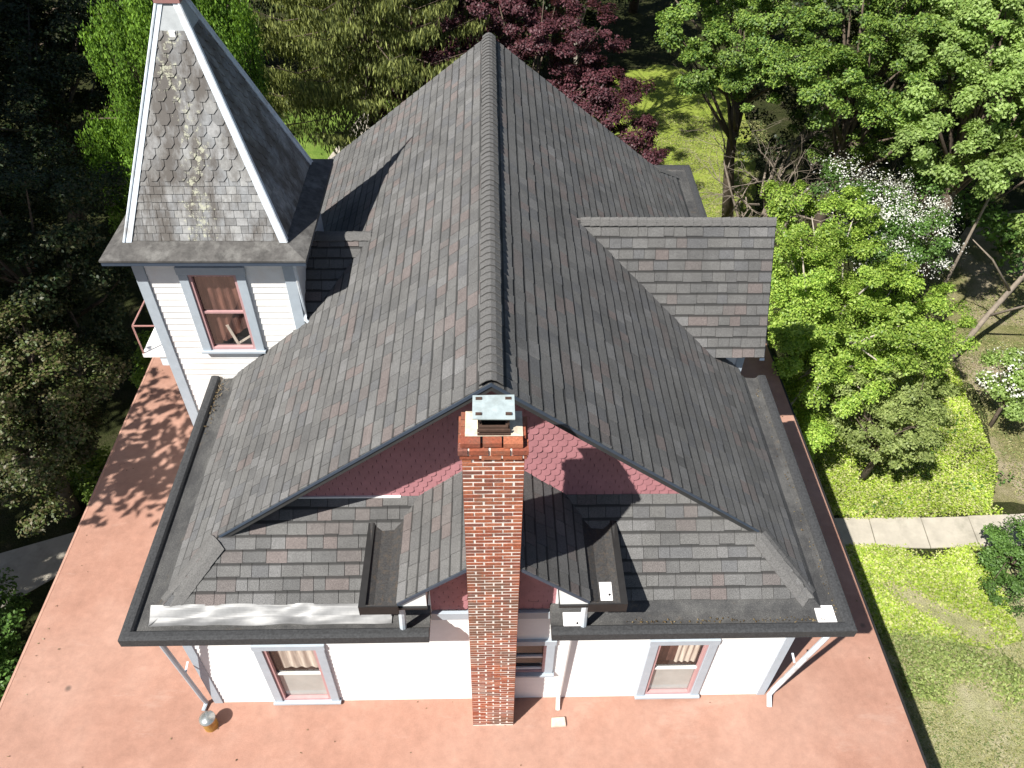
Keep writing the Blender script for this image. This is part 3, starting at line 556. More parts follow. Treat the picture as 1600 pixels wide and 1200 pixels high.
q = MB(); q.box(4.29, 4.42, yy0-.02, yy0, 0, REZ+.1); q.box(4.402, 4.42, yy0, yy0+.12, 0, REZ+.1); q.build('corner_board', M['blue'], sdw)
# ------------------------------------------------------------------ loose things on the porch roof
can = empty('tin_can', (-4.30, -.36, 0), 'small round yellowish can with shiny domed lid standing on red porch roof', 'can')
q = MB(); q.tube([(-4.30, -.36, .0), (-4.30, -.36, .26)], .105, 24); q.build('can_body', M['can'], can)
q = MB(); q.tube([(-4.30, -.36, .261), (-4.30, -.36, .285), (-4.30, -.36, .31), (-4.30, -.36, .325)], [.122, .118, .07, .01], 24); q.build('lid', M['lid'], can, smooth=True)
q = MB(); q.prism([(.94, -.47, .045), (1.16, -.46, .05), (1.15, -.33, .055), (.95, -.34, .05)], [(.93, -.48, .002), (1.17, -.47, .002), (1.16, -.32, .002), (.94, -.33, .002)], base=True)
tag(q.build('splash_block', simple('pale_stone', (.55, .45, .36), .9, .2, 9), bevel=.008), 'pale stone block under the white downspout beside the chimney', 'splash block')
# ------------------------------------------------------------------ ground
GZ = -3.6
def soil_mat():
    mt, t, p = nodes('leaf_litter_soil'); B = noise(t, 1.4, 8, .7); Cn = noise(t, 26, 5, .7)
    g = ramp(t, B.outputs[0], [(.3, (.022, .026, .010)), (.5, (.036, .042, .014)), (.7, (.060, .052, .030))]); ff = ramp(t, Cn.outputs[0], [(.3, .55), (.7, 1.45)]); base = mix(t, 1., g.outputs[0], ff.outputs[0], 'MULTIPLY')
    t.links.new(base, p.inputs['Base Color']); p.inputs['Roughness'].default_value = 1; p.inputs['Specular IOR Level'].default_value = .1; bump(t, p, Cn.outputs[0], 1, .06); return mt
def turf_mat(name, cols, dirt, bias):
    mt, t, p = nodes(name); A = noise(t, .5, 7, .65); B = noise(t, 2.6, 8, .7); Cn = noise(t, 34, 5, .7)
    g = ramp(t, B.outputs[0], [(.3, cols[0]), (.5, cols[1]), (.7, cols[2])]); d = ramp(t, B.outputs[0], [(.3, dirt[0]), (.7, dirt[1])])
    r = ramp(t, A.outputs[0], [(bias, 0.), (bias+.14, .9)]); base = mix(t, r.outputs[0], g.outputs[0], d.outputs[0]); ff = ramp(t, Cn.outputs[0], [(.3, .6), (.7, 1.4)]); base = mix(t, 1., base, ff.outputs[0], 'MULTIPLY')
    t.links.new(base, p.inputs['Base Color']); p.inputs['Roughness'].default_value = 1; p.inputs['Specular IOR Level'].default_value = .1; bump(t, p, Cn.outputs[0], 1, .05); return mt
q = MB(); S = 400; q.poly([(-S, -S, GZ), (S, -S, GZ), (S, S, GZ), (-S, S, GZ)]); struct(q.build('ground', soil_mat()))
def patch(name, pts, mat, z=.006):
    q = MB(); P = []; 
    for (x0, y0), (x1, y1) in zip(pts, pts[1:]+pts[:1]):
        k = max(2, int(math.hypot(x1-x0, y1-y0)/.5))
        for i_ in range(k):
            f_ = i_/k; P.append((x0+(x1-x0)*f_+random.uniform(-.16, .16), y0+(y1-y0)*f_+random.uniform(-.16, .16), GZ+z))
    q.poly(P); struct(q.build(name, mat))
G1 = ((.17, .23, .035), (.24, .30, .05), (.30, .34, .08))
patch('lawn', [(4, 14), (7.8, 14.5), (9.3, 18), (10.2, 21), (11.2, 26.5), (11.5, 31), (8.5, 33), (6.0, 32), (4.5, 27)], turf_mat('back_lawn', G1, ((.2, .17, .07), (.26, .22, .10)), .62))
patch('lawn', [(-10, 21), (-7, 20), (-4.5, 21), (-4, 29), (-8, 29), (-10.5, 26)], turf_mat('left_lawn', ((.10, .17, .03), (.14, .22, .04), (.2, .27, .06)), ((.2, .17, .1), (.3, .25, .16)), .60))
patch('lawn', [(7, -8), (40, -8), (40, 5), (17, 4.9), (12, 4.4), (9.5, 4.9), (7, 4.9)], turf_mat('dry_lawn', ((.22, .225, .10), (.33, .32, .165), (.40, .375, .23)), ((.33, .29, .18), (.46, .41, .28)), .48))
patch('bare_ground', [(12.6, 6.3), (40, 7), (40, 20), (19, 20), (14.5, 16), (13.5, 12.5), (14, 10)], turf_mat('worn_ground', ((.13, .14, .05), (.20, .19, .085), (.25, .22, .12)), ((.28, .22, .15), (.42, .36, .26)), .44), .009)
q = MB(); pts = [6.9, 8.0, 9.25, 10.55, 11.75, 13.1, 14.6, 16.1, 17.6]
for i, (x0, x1) in enumerate(zip(pts, pts[1:])):
    j = .02*((i*7) % 3-1); yo = .22*max(0, i-3)*.55
    q.prism([(x0+.012, 5.10+j+yo*.2, GZ+.035), (x1-.012, 5.10-j+yo*.35, GZ+.03), (x1-.012+.1, 5.98+yo*.5, GZ+.035), (x0+.1+.012, 5.96+yo*.4, GZ+.03)], [(x0+.012, 5.10+j+yo*.2, GZ-.05), (x1-.012, 5.10-j+yo*.35, GZ-.05), (x1+.1, 5.98+yo*.5, GZ-.05), (x0+.1, 5.96+yo*.4, GZ-.05)])
struct(q.build('path', M['concrete']))
q = MB()
q.prism([(-9.6, 5.9, GZ+.02), (-9.5, 4.9, GZ+.02), (-14, 1.0, GZ+.02), (-30, -6, GZ+.02), (-30, -2, GZ+.02), (-14, 4.2, GZ+.02)], [(-9.6, 5.9, GZ-.05), (-9.5, 4.9, GZ-.05), (-14, 1.0, GZ-.05), (-30, -6, GZ-.05), (-30, -2, GZ-.05), (-14, 4.2, GZ-.05)]); struct(q.build('driveway', M['concrete']))
q = MB(); q.prism([(-6.8, 22, GZ+.02), (-5.9, 21.6, GZ+.02), (-4.4, 28, GZ+.02), (-5.3, 28.4, GZ+.02)], [(-6.8, 22, GZ-.05), (-5.9, 21.6, GZ-.05), (-4.4, 28, GZ-.05), (-5.3, 28.4, GZ-.05)]); struct(q.build('garden_path', M['concrete']))
# ------------------------------------------------------------------ vegetation
def rot_basis(n):
    """two unit vectors perpendicular to each row of n"""
    ref = np.where(np.abs(n[:, 2:3]) < .9, np.array([[0, 0, 1.]]), np.array([[1., 0, 0]])); u = np.cross(n, ref); u /= np.linalg.norm(u, axis=1, keepdims=True); return u, np.cross(n, u)
def leaves(name, P, n, size, mat, parent=None, asp=.62, hang=False, fold=.18):
    """one mesh of single folded leaves at points P with normals n"""
    k = len(P); n = n/np.linalg.norm(n, axis=1, keepdims=True); u, v = rot_basis(n); t = RNG.uniform(0, 2*np.pi, (k, 1))
    if hang: # long axis points down
        d = np.tile([[0, 0, -1.]], (k, 1)) + RNG.normal(0, .22, (k, 3)); d /= np.linalg.norm(d, axis=1, keepdims=True); e = np.cross(d, n); e /= np.linalg.norm(e, axis=1, keepdims=True)+1e-9
    else: d = u*np.cos(t)+v*np.sin(t); e = np.cross(n, d)
    s = size*RNG.uniform(.6, 1.35, (k, 1)); n2 = np.cross(d, e)
    verts = np.stack([P, P+d*s*.5+e*s*asp*.5+n2*s*fold, P+d*s, P+d*s*.5-e*s*asp*.5+n2*s*fold], 1).reshape(-1, 3).astype('f')
    me = bpy.data.meshes.new(name); me.vertices.add(4*k); me.vertices.foreach_set('co', verts.ravel()); me.loops.add(4*k); me.loops.foreach_set('vertex_index', np.arange(4*k, dtype='i'))
    me.polygons.add(k); me.polygons.foreach_set('loop_start', np.arange(0, 4*k, 4, dtype='i')); me.update(calc_edges=True); me.materials.append(mat)
    o = bpy.data.objects.new(name, me); COL.objects.link(o)
    if parent: o.parent = parent; o.matrix_parent_inverse = parent.matrix_world.inverted()
    return o
LM = dict(
 bright=leaf_mat('bright_green_leaf', [(.234, .358, .049), (.317, .441, .069), (.386, .510, .104), (.152, .262, .035)]),
 fresh=leaf_mat('fresh_green_leaf', [(.115, .203, .034), (.176, .270, .047), (.270, .378, .081), (.068, .135, .027)]),
 mid=leaf_mat('mid_green_leaf', [(.081, .163, .035), (.112, .213, .044), (.150, .263, .062), (.062, .125, .027)]),
 pale=leaf_mat('pale_green_leaf', [(.209, .308, .077), (.275, .385, .110), (.341, .451, .154), (.154, .242, .055)], .4),
 olive=leaf_mat('olive_leaf', [(.217, .275, .080), (.290, .362, .109), (.348, .406, .145), (.160, .217, .058)]),
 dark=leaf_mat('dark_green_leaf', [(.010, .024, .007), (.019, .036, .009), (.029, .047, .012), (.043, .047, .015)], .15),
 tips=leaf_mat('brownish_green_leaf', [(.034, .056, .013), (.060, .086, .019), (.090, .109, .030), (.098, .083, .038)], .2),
 weep=leaf_mat('weeping_leaf', [(.117, .219, .030), (.164, .301, .041), (.219, .369, .055), (.082, .164, .024)]),
 spruce=leaf_mat('spruce_needle', [(.155, .186, .054), (.232, .264, .078), (.310, .341, .109), (.093, .116, .039)], .2),
 purple=leaf_mat('purple_leaf', [(.074, .027, .035), (.105, .035, .044), (.135, .052, .062), (.055, .022, .030)], .3),
 flower=leaf_mat('white_petal', [(.62, .62, .58), (.72, .72, .68), (.55, .56, .52), (.75, .74, .72)], .3),
 ivy=leaf_mat('ground_ivy_leaf', [(.242, .363, .033), (.341, .462, .050), (.418, .506, .088), (.154, .253, .028), (.495, .495, .220)], .3),
 grass=leaf_mat('dry_grass_blade', [(.195, .221, .072), (.286, .286, .111), (.377, .351, .169), (.130, .182, .052)], .25))
def crown_points(blobs, n, K, cr, flat=.6, shell=(.62, 1.02)):
    """clump centres spread over the outer shell of each ellipsoid, leaves spread through each clump"""
    wts = np.array([b[3]*b[4]+b[4]*b[5]+b[3]*b[5] for b in blobs], float); wts /= wts.sum(); CC = []; NN = []
    for bl_, wt in zip(blobs, wts):
        k = max(3, int(K*wt)); d = RNG.normal(size=(k, 3)); d /= np.linalg.norm(d, axis=1, keepdims=True); rr_ = RNG.uniform(*shell, (k, 1))
        CC.append(np.array(bl_[:3])+d*rr_*np.array(bl_[3:6])); NN.append(d)
    CC = np.concatenate(CC); NN = np.concatenate(NN); idx = RNG.integers(0, len(CC), n); sz = cr*RNG.uniform(.55, 1.35, len(CC))
    off = RNG.normal(size=(n, 3)); off /= np.linalg.norm(off, axis=1, keepdims=True); off *= RNG.uniform(0, 1, (n, 1))**.45; off *= sz[idx][:, None]; off[:, 2] *= flat
    return CC[idx]+off, off/cr*.5+NN[idx]*.45+np.array([0, 0, .75])+RNG.normal(0, .42, (n, 3)), CC
def limbs(mb, base, fork, targets, r0, lean=None):
    base, fork = Vector(base), Vector(fork); midp = base.lerp(fork, .5)+Vector((random.uniform(-.1, .1), random.uniform(-.1, .1), 0)); mb.tube([base-Vector((0, 0, .1)), midp, fork], [r0*1.25, r0*.95, r0*.7], 8)
    for tg in targets:
        tg = Vector(tg); s = base.lerp(fork, random.uniform(.55, 1.)); md = s.lerp(tg, .5)+Vector((random.uniform(-.25, .25), random.uniform(-.25, .25), random.uniform(.0, .35))); mb.tube([s, md, tg], [r0*.38, r0*.22, r0*.06], 5)
def tree(name, label, cat, base, blobs, n, size, leaf, K=60, cr=.45, r0=.14, group=None, bark='bark', hang=False, asp=.62, nl=26, flat=.6, fork=None, shell=(.62, 1.02)):
    e = empty(name, base, label, cat, group); P, nn, CC = crown_points(blobs, n, K, cr, flat, shell)
    if hang: # weeping: strands fall from each clump
        P[:, 2] -= RNG.uniform(0, 1, len(P))**1.3*.9
    keep = P[:, 2] > base[2]+.05; leaves('crown', P[keep], nn[keep], size, LM[leaf], e, asp, hang)
    mb = MB(); bz = np.array([b_[:3] for b_ in blobs]).mean(0); fk = fork or (base[0]*.4+bz[0]*.6, base[1]*.4+bz[1]*.6, base[2]+(bz[2]-base[2])*.75)
    tg = CC[RNG.permutation(len(CC))[:nl]]; limbs(mb, base, fk, tg, r0); mb.build('trunk', M[bark], e, smooth=True); return e
GT = 'trees standing around the house'; GS = 'shrubs around the house'
# right side, from near to far
MUL = [(7.6, 10.7, 2, 0.92, 0.92, 0.78), (8.8, 11.0, 2, 0.7, 0.7, 0.59), (7.1, 9.2, 1.6, 0.91, 0.91, 0.77), (8.6, 9.5, 1.4, 1.05, 1.05, 0.89), (9.8, 8.9, 0.9, 1.05, 1.05, 0.89), (7.2, 8.2, 0.9, 0.9, 0.9, 0.77), (8.7, 8.2, 0.5, 1.18, 1.18, 1.01), (10.0, 8.0, 0.3, 0.81, 0.81, 0.69), (7.3, 7.3, 0, 0.72, 0.72, 0.62), (8.5, 7.5, -0.4, 0.82, 0.82, 0.69), (7.2, 11.3, 2.2, 0.56, 0.56, 0.48), (6.95, 10.0, 1.4, 0.46, 0.46, 0.39), (9.2, 9.4, 0, 1.2, 1.2, .9), (8, 9.3, .2, 1.2, 1.2, .9), (11, 9.2, -.2, .9, .9, .7), (7.4, 7.0, -1.8, .7, .8, .8), (7.7, 9.2, -1.2, 0.8, 0.8, 0.7), (7.7, 8.2, -2, 0.7, 0.8, 0.7), (7.7, 10.4, -0.3, 0.8, 0.8, 0.7), (7.6, 11.2, .4, .8, .8, .8)]
tree('mulberry_tree', 'bright green leafy tree spreading right beside the steep side dormer', 'tree', (8.9, 9.4, GZ), MUL, 130000, .062, 'bright', 460, .25, .16, GT, 'pbark', nl=40)
tree('locust_tree', 'small olive green tree with feathery crown standing in the bright ground cover', 'tree', (9.6, 7.2, GZ),
     [(9.6, 7.7, -0.6, 0.94, 0.94, 0.8), (8.7, 7.1, -1.2, 0.72, 0.72, 0.62), (9.7, 6.7, -1.1, 0.82, 0.82, 0.69), (10.5, 7.6, -1, 0.58, 0.58, 0.5), (8.2, 7.5, -0.6, 0.6, 0.6, 0.51), (9.5, 6.6, -1.9, 0.46, 0.46, 0.39)], 30000, .062, 'olive', 150, .21, .08, GT)
FLW = [(9.6, 11.6, 1.6, 0.97, 0.97, 0.82), (10.9, 11.4, 1.0, 0.98, 0.98, 0.84), (11.4, 12.6, 1.4, 0.76, 0.76, 0.64), (9.0, 12.2, 2.0, 0.65, 0.65, 0.55), (9.8, 10.8, 1.0, 0.71, 0.71, 0.61), (10.6, 12.4, .4, 1.2, 1.2, .9)]
fb_ = tree('flowering_tree', 'tree covered in white blossom beyond the bright green tree', 'tree', (10.6, 12.2, GZ), FLW, 20000, .075, 'mid', 110, .34, .11, GT)
P, nn, CC = crown_points(FLW[:5], 9000, 170, .42, shell=(.7, 1.15)); leaves('blossom', P, nn, .050, LM['flower'], fb_)
fs_ = tree('flowering_shrub', 'shrub dotted with white flowers at the right edge', 'shrub', (13.8, 9.0, GZ), [(13.6, 9.2, -1.8, 0.7, 0.7, 0.6), (13.8, 8.6, -2, 0.6, 0.6, 0.5), (14.6, 9.4, -1.9, .9, .9, .7)], 10000, .07, 'pale', 50, .28, .05, GS, nl=14)
P, nn, CC = crown_points([(13.6, 9.2, -1.75, 0.75, 0.75, 0.65), (14.2, 8.9, -1.8, .8, .8, .7)], 900, 60, .3); leaves('blossom', P, nn, .075, LM['flower'], fs_)
tree('shrub', 'dark green bush spilling over the far end of the concrete path', 'shrub', (12.0, 4.4, GZ), [(11.6, 4.5, -2.8, 0.52, 0.52, 0.45), (11.8, 3.9, -2.7, 0.57, 0.57, 0.48), (12.1, 4.8, -2.8, 0.6, 0.6, 0.45), (11.4, 3.6, -3, 0.4, 0.4, 0.34), (12.7, 4.4, -2.7, .9, .9, .7)], 13000, .06, 'mid', 70, .24, .05, GS, nl=14)
PAL = [(12.9, 14.8, 5, 1.5, 1.5, 1.2), (11.6, 14.6, 4.6, 0.97, 0.97, 0.83), (11.4, 13.8, 3.8, 0.94, 0.94, 0.8), (12.6, 13.1, 3.8, 1.19, 1.19, 1.01), (10.9, 12.8, 3, 0.67, 0.67, 0.57), (12.3, 12.4, 2.6, 0.89, 0.89, 0.75), (12.9, 11.8, 2.8, 0.7, 0.7, 0.6), (11.5, 12.6, 2.5, 0.55, 0.55, 0.47), (14.2, 14.0, 4.4, 1.5, 1.5, 1.2), (13.8, 16.2, 5.6, 1.8, 1.8, 1.5), (12.0, 16.0, 5.6, 1.3, 1.3, 1.0)]
tree('maple_tree', 'light green maple with large leaves at the upper right corner', 'tree', (14.0, 15.0, GZ), PAL, 72000, .09, 'pale', 270, .31, .2, GT)
MID = [(9.7, 16.6, 4.5, 1.39, 1.39, 1.18), (9.1, 14.8, 3.5, 1.1, 1.1, 0.93), (10.4, 14.9, 3.8, 1.26, 1.26, 1.07), (11.0, 15.3, 4.8, 1.15, 1.15, 0.98), (10.8, 14.1, 2.8, 0.76, 0.76, 0.65), (9.1, 16.7, 3.4, 0.9, 0.9, 0.77), (10.8, 17.2, 1.2, 1.5, 1.3, 1.3), (11.6, 15.6, 1.4, 1.2, 1.1, 1.1), (11.0, 17.2, 5.4, 1.6, 1.6, 1.3), (9.4, 18.2, 5.4, 1.5, 1.5, 1.2), (11.2, 16.4, 3.2, 1.4, 1.4, 1.1)]
tree('maple_tree', 'dense mid green maple beyond the white blossom tree', 'tree', (10.9, 16.4, GZ), MID, 76000, .075, 'fresh', 290, .30, .2, GT)
BRI = [(5.8, 17.9, 4, 1.1, 1.1, 0.93), (6.9, 17.1, 3.4, 1.13, 1.13, 0.96), (8.1, 17.4, 4, 1.27, 1.27, 1.08), (8.5, 16.3, 3.2, 0.98, 0.98, 0.84), (6.0, 16.7, 3, 0.66, 0.66, 0.56), (7.7, 16.8, 2.6, 0.83, 0.83, 0.71), (7.2, 19, 5, 1.7, 1.7, 1.3), (5.6, 19.4, 5.2, 1.2, 1.2, 1.0)]
tree('maple_tree', 'fresh green maple hanging over the sunny back lawn', 'tree', (8.6, 18.6, GZ), BRI, 66000, .075, 'fresh', 240, .29, .18, GT)
# bare dead tree with a tangle of branches
e = empty('dead_tree', (9.2, 17.6, GZ), 'bare dead tree with tangled grey branches at the lawn edge', 'tree', GT); mb = MB()
def twig(p, d, L, r, dep):
    p2 = p+d*L*.5+Vector((random.gauss(0, .07), random.gauss(0, .07), random.gauss(0, .07)))*L; p3 = p+d*L; mb.tube([p, p2, p3], [r, r*.8, r*.55], 5)
    if dep == 0: return
    for k in range(random.choice((2, 3, 3))):
        dd_ = (d+Vector((random.gauss(0, .55), random.gauss(0, .55), random.gauss(-.08, .5)))).normalized(); twig(p.lerp(p3, random.uniform(.5, 1)), dd_, L*random.uniform(.5, .8), r*.55, dep-1)
for bs, dr_, L_, r_ in (((9.2, 17.6, GZ), (-.1, -.1, 1), 2.9, .075), ((9.3, 17.5, GZ), (.35, -.3, 1), 2.9, .07), ((9.0, 17.6, GZ), (-.45, -.1, 1), 2.7, .06), ((9.4, 17.7, GZ), (.1, .1, 1), 3.4, .07), ((9.5, 17.6, GZ), (.6, .1, 1), 3.0, .06), ((9.1, 17.4, GZ), (-.1, -.5, 1), 2.4, .05)): twig(Vector(bs), Vector(dr_).normalized(), L_, r_, 6)
mb.build('trunk', M['gbark'], e)
P, nn, CC = crown_points([(8.9, 17.9, 1.2, 1.1, 1.0, 1.6)], 2600, 26, .35); leaves('crown', P, nn, .10, LM['dark'], e)
# leaning trunk at the right
e = empty('leaning_tree', (13.7, 11.6, GZ), 'tree with a bare leaning trunk rising beside the flowering shrub', 'tree', GT); mb = MB()
mb.tube([(13.7, 11.6, GZ-.1), (14.6, 12.2, -2.3), (15.6, 12.7, -.6), (16.8, 13.2, 1.8), (17.6, 13.4, 4)], [.10, .08, .07, .06, .04], 8)
for s_, t_ in (((15.6, 12.7, -.6), (14.4, 12.0, .9)), ((16.2, 12.9, .6), (15.0, 13.2, 2.4)), ((14.6, 12.2, -2.3), (15.9, 11.1, -.8)), ((15.0, 12.4, -1.5), (13.2, 12.6, .2))): mb.tube([s_, Vector(s_).lerp(Vector(t_), .5)+Vector((0, 0, .15)), t_], [.045, .03, .01], 5)
mb.tube([(12.9, 12.4, GZ-.1), (12.95, 12.3, -1), (13.05, 12.4, 1.5), (13.1, 12.6, 3.2)], [.05, .045, .035, .02], 6)
mb.build('trunk', M['gbark'], e, smooth=True); P, nn, CC = crown_points([(17.4, 13.2, 4.2, 1.8, 1.8, 1.5), (15.2, 12.2, .6, .9, .9, .6)], 7000, 40, .4); leaves('crown', P, nn, .12, LM['pale'], e)
# behind the house
PUR = [(-2.2, 19.4, 1, 0.99, 0.99, 0.84), (-1.2, 19.5, 2, 1.11, 1.11, 0.94), (-1.5, 20.5, 3, 1.51, 1.51, 1.29), (0.2, 20.8, 3.2, 1.52, 1.52, 1.29), (1.8, 19.8, 2, 1.53, 1.53, 1.3), (2.9, 20.0, 2.6, 1.32, 1.32, 1.12), (3.4, 19.4, 1, 1.29, 1.29, 1.1), (4.1, 18.4, 0.5, 1.3, 1.2, 1.0), (4.7, 17.8, -.2, 1.0, 0.9, 0.8), (3.9, 18.9, 1.3, 1.2, 1.1, .9), (-2.7, 18.3, .3, 1.0, .9, .8), (-3.3, 17.6, -.4, .8, .7, .7), (1.4, 20.5, 3, 1.42, 1.42, 1.21), (-3.2, 19.2, 0.2, 0.6, 0.6, 0.5), (0, 18.6, .8, 1.6, 1.4, 1.1), (2, 18.4, .3, 1.5, 1.3, 1.1), (4.3, 17.4, -.8, .9, .9, .8)]
tree('purple_maple', 'dark purple leaved maple rising directly behind the ridge', 'tree', (1.2, 20.0, GZ), PUR, 100000, .085, 'purple', 380, .32, .16, GT, nl=40)
def spruce(label, base, h, r, n, leaf='spruce', droop=.35, tp=0):
    e = empty('spruce_tree', base, label, 'tree', GT); bx, by, bz = base; mb = MB(); mb.tube([(bx, by, bz-.1), (bx, by, bz+h*.5), (bx, by, bz+h)], [.2, .13, .02], 8); P = []; NNs = []
    nb = int(h*11)
    for i in range(nb):
        f = (i+random.random())/nb; z0 = bz+h*(.27+.71*f); L = r*(1-f)**.8*random.uniform(.7, 1.12)+.25; an = i*2.399+random.uniform(-.3, .3); d = Vector((math.cos(an), math.sin(an), 0))
        pts = [Vector((bx, by, z0))+d*L*s_+Vector((0, 0, -droop*L*math.sin(s_*2.4)*.6+.18*L*s_*s_)) for s_ in (0, .33, .66, 1)]
        mb.tube(pts, [.03, .022, .015, .006], 4); k = int(n/nb*L/(r*.6)); s_ = RNG.uniform(.12, 1, k)**.75
        q = np.array([pts[0].lerp(pts[3], float(x)) for x in s_]) if False else np.stack([np.interp(s_, [0, .33, .66, 1], [p[c_] for p in pts]) for c_ in range(3)], 1)
        sd = np.array([-math.sin(an), math.cos(an), 0]); wv = RNG.normal(0, .13, (k, 1))*L*(1-s_[:, None]*.5)
        q = q+sd*wv; q[:, 2] -= np.abs(RNG.normal(0, .20, k)); P.append(q); NNs.append(RNG.normal(0, 1, (k, 3))*np.array([1, 1, .2]))
    mb.build('trunk', M['bark'], e); P = np.concatenate(P); NNs = np.concatenate(NNs); leaves('crown', P, NNs, .20, LM[leaf], e, .22, True, .05)
spruce('tall olive green spruce with drooping branches behind the left roof slope', (-3.9, 20.3, GZ), 14.5, 4.6, 90000)
tree('weeping_tree', 'bright green weeping tree with hanging leaf curtains behind the slate spire', 'tree', (-9.0, 18.0, GZ),
     [(-9.3, 15.7, 4.5, 1.02, 1.02, 0.86), (-9.2, 16.1, 3, 1.08, 1.08, 0.92), (-10.0, 15.0, 1.5, 1.2, 1.2, 1.02), (-10.1, 14.1, 0.4, 0.8, 0.8, 0.7), (-6.7, 16.1, 3.6, 0.72, 0.72, 0.62), (-6.9, 15.4, 5, 0.96, 0.96, 0.82), (-8.0, 15.2, 5, 1.11, 1.11, 0.94), (-10.3, 15.5, 2, 0.6, 0.6, 0.51), (-8.4, 16.6, 3.4, 1.2, 1.2, 1.0), (-7.9, 15.6, 6.1, 1.2, 1.2, .9)], 70000, .085, 'weep', 260, .32, .17, GT, hang=True, asp=.5, flat=1.5)
tree('birch_tree', 'slim pale stemmed tree beyond the purple maple, unseen crown added for lawn shade', 'tree', (3.6, 24, GZ), [(2.4, 22.5, 7.0, 2.6, 2.2, 2.2), (1, 26, 8, 2.5, 2.5, 2.5), (4.6, 25, 8, 2.4, 2.2, 2.4)], 16000, .14, 'mid', 80, .6, .09, GT, 'pbark')  # stems are real; crown above the frame enlarged to shade the back lawn
# dark trees on the left
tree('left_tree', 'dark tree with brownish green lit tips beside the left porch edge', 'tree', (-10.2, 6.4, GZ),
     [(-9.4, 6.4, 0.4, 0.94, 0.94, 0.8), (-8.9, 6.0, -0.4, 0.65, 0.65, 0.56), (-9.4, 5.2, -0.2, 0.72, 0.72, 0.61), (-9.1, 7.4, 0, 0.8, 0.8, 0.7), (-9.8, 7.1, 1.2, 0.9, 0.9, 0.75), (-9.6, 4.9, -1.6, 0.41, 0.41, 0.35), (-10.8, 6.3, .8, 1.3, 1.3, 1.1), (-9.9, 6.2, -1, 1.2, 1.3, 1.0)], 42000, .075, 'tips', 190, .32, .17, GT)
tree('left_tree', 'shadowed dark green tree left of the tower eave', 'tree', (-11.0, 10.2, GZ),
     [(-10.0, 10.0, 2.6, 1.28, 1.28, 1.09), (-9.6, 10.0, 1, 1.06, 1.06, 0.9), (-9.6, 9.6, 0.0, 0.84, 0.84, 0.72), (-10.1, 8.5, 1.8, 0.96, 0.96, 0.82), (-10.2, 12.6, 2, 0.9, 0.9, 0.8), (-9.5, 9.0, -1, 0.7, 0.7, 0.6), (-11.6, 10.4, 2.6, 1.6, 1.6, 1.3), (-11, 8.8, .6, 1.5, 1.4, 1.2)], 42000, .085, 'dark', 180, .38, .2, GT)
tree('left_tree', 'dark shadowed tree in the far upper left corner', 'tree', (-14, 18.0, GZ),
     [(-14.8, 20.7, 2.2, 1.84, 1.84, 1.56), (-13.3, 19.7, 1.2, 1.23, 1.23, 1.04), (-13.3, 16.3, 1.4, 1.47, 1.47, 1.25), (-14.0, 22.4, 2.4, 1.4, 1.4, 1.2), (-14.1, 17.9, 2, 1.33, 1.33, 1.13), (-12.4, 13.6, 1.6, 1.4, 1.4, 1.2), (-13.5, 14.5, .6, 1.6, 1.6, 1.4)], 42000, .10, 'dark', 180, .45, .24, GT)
tree('shrub', 'dark glossy shrub below the left porch edge near the driveway', 'shrub', (-10.6, 2.7, GZ), [(-10.5, 2.6, -2.6, 1.0, 1.3, .9), (-9.9, 1.4, -2.6, .9, .9, .9)], 11000, .085, 'mid', 46, .32, .05, GS, nl=14)
tree('shrub', 'small bright green shrub between driveway and dark left tree', 'shrub', (-9.5, 6.9, GZ), [(-9.4, 6.8, -2.9, .7, .7, .6)], 4000, .08, 'bright', 22, .28, .04, GS, nl=10)
tree('shrub', 'yellow green shrub in a patch of sun behind the balcony', 'shrub', (-8.8, 10.6, GZ), [(-8.7, 10.4, -2.3, .9, 1.0, .9)], 6000, .09, 'bright', 30, .3, .05, GS, nl=10)
tree('shrub', 'low green shrub at the edge of the back lawn behind the side dormer', 'shrub', (7.9, 16.8, GZ), [(7.9, 16.6, -3.0, 1.3, .8, .7)], 6000, .09, 'mid', 30, .3, .05, GS, nl=10)
# trees just outside the frame whose shade falls across the left side of the garden
bigs = [((-14.5, .5, GZ), [(-11.0, 2.2, 6.4, 1.75, 1.55, 1.2), (-18.0, -.5, 7, 2.4, 2.2, 2.0), (-14.0, 7.0, 9.2, 2.6, 2.2, 2.2)], 'big shade tree left of the porch, outside the view'),
        ((-18.5, 8.5, GZ), [(-17.5, 7.5, 8.4, 4.4, 4.4, 3.8), (-20, 9, 7, 4, 4, 3.6)], 'big shade tree left of the dark garden trees'),
        ((-22.5, 16, GZ), [(-20.5, 14, 9.0, 4.6, 4.6, 4.0), (-22, 18, 8, 4, 4, 4)], 'tall shade tree further back on the left')]
for i, (bs, bl2, lb) in enumerate(bigs): tree('shade_tree', lb, 'tree', bs, bl2, 9000 if i == 0 else 30000, .25, 'dark', 170, .85, .34, GT)
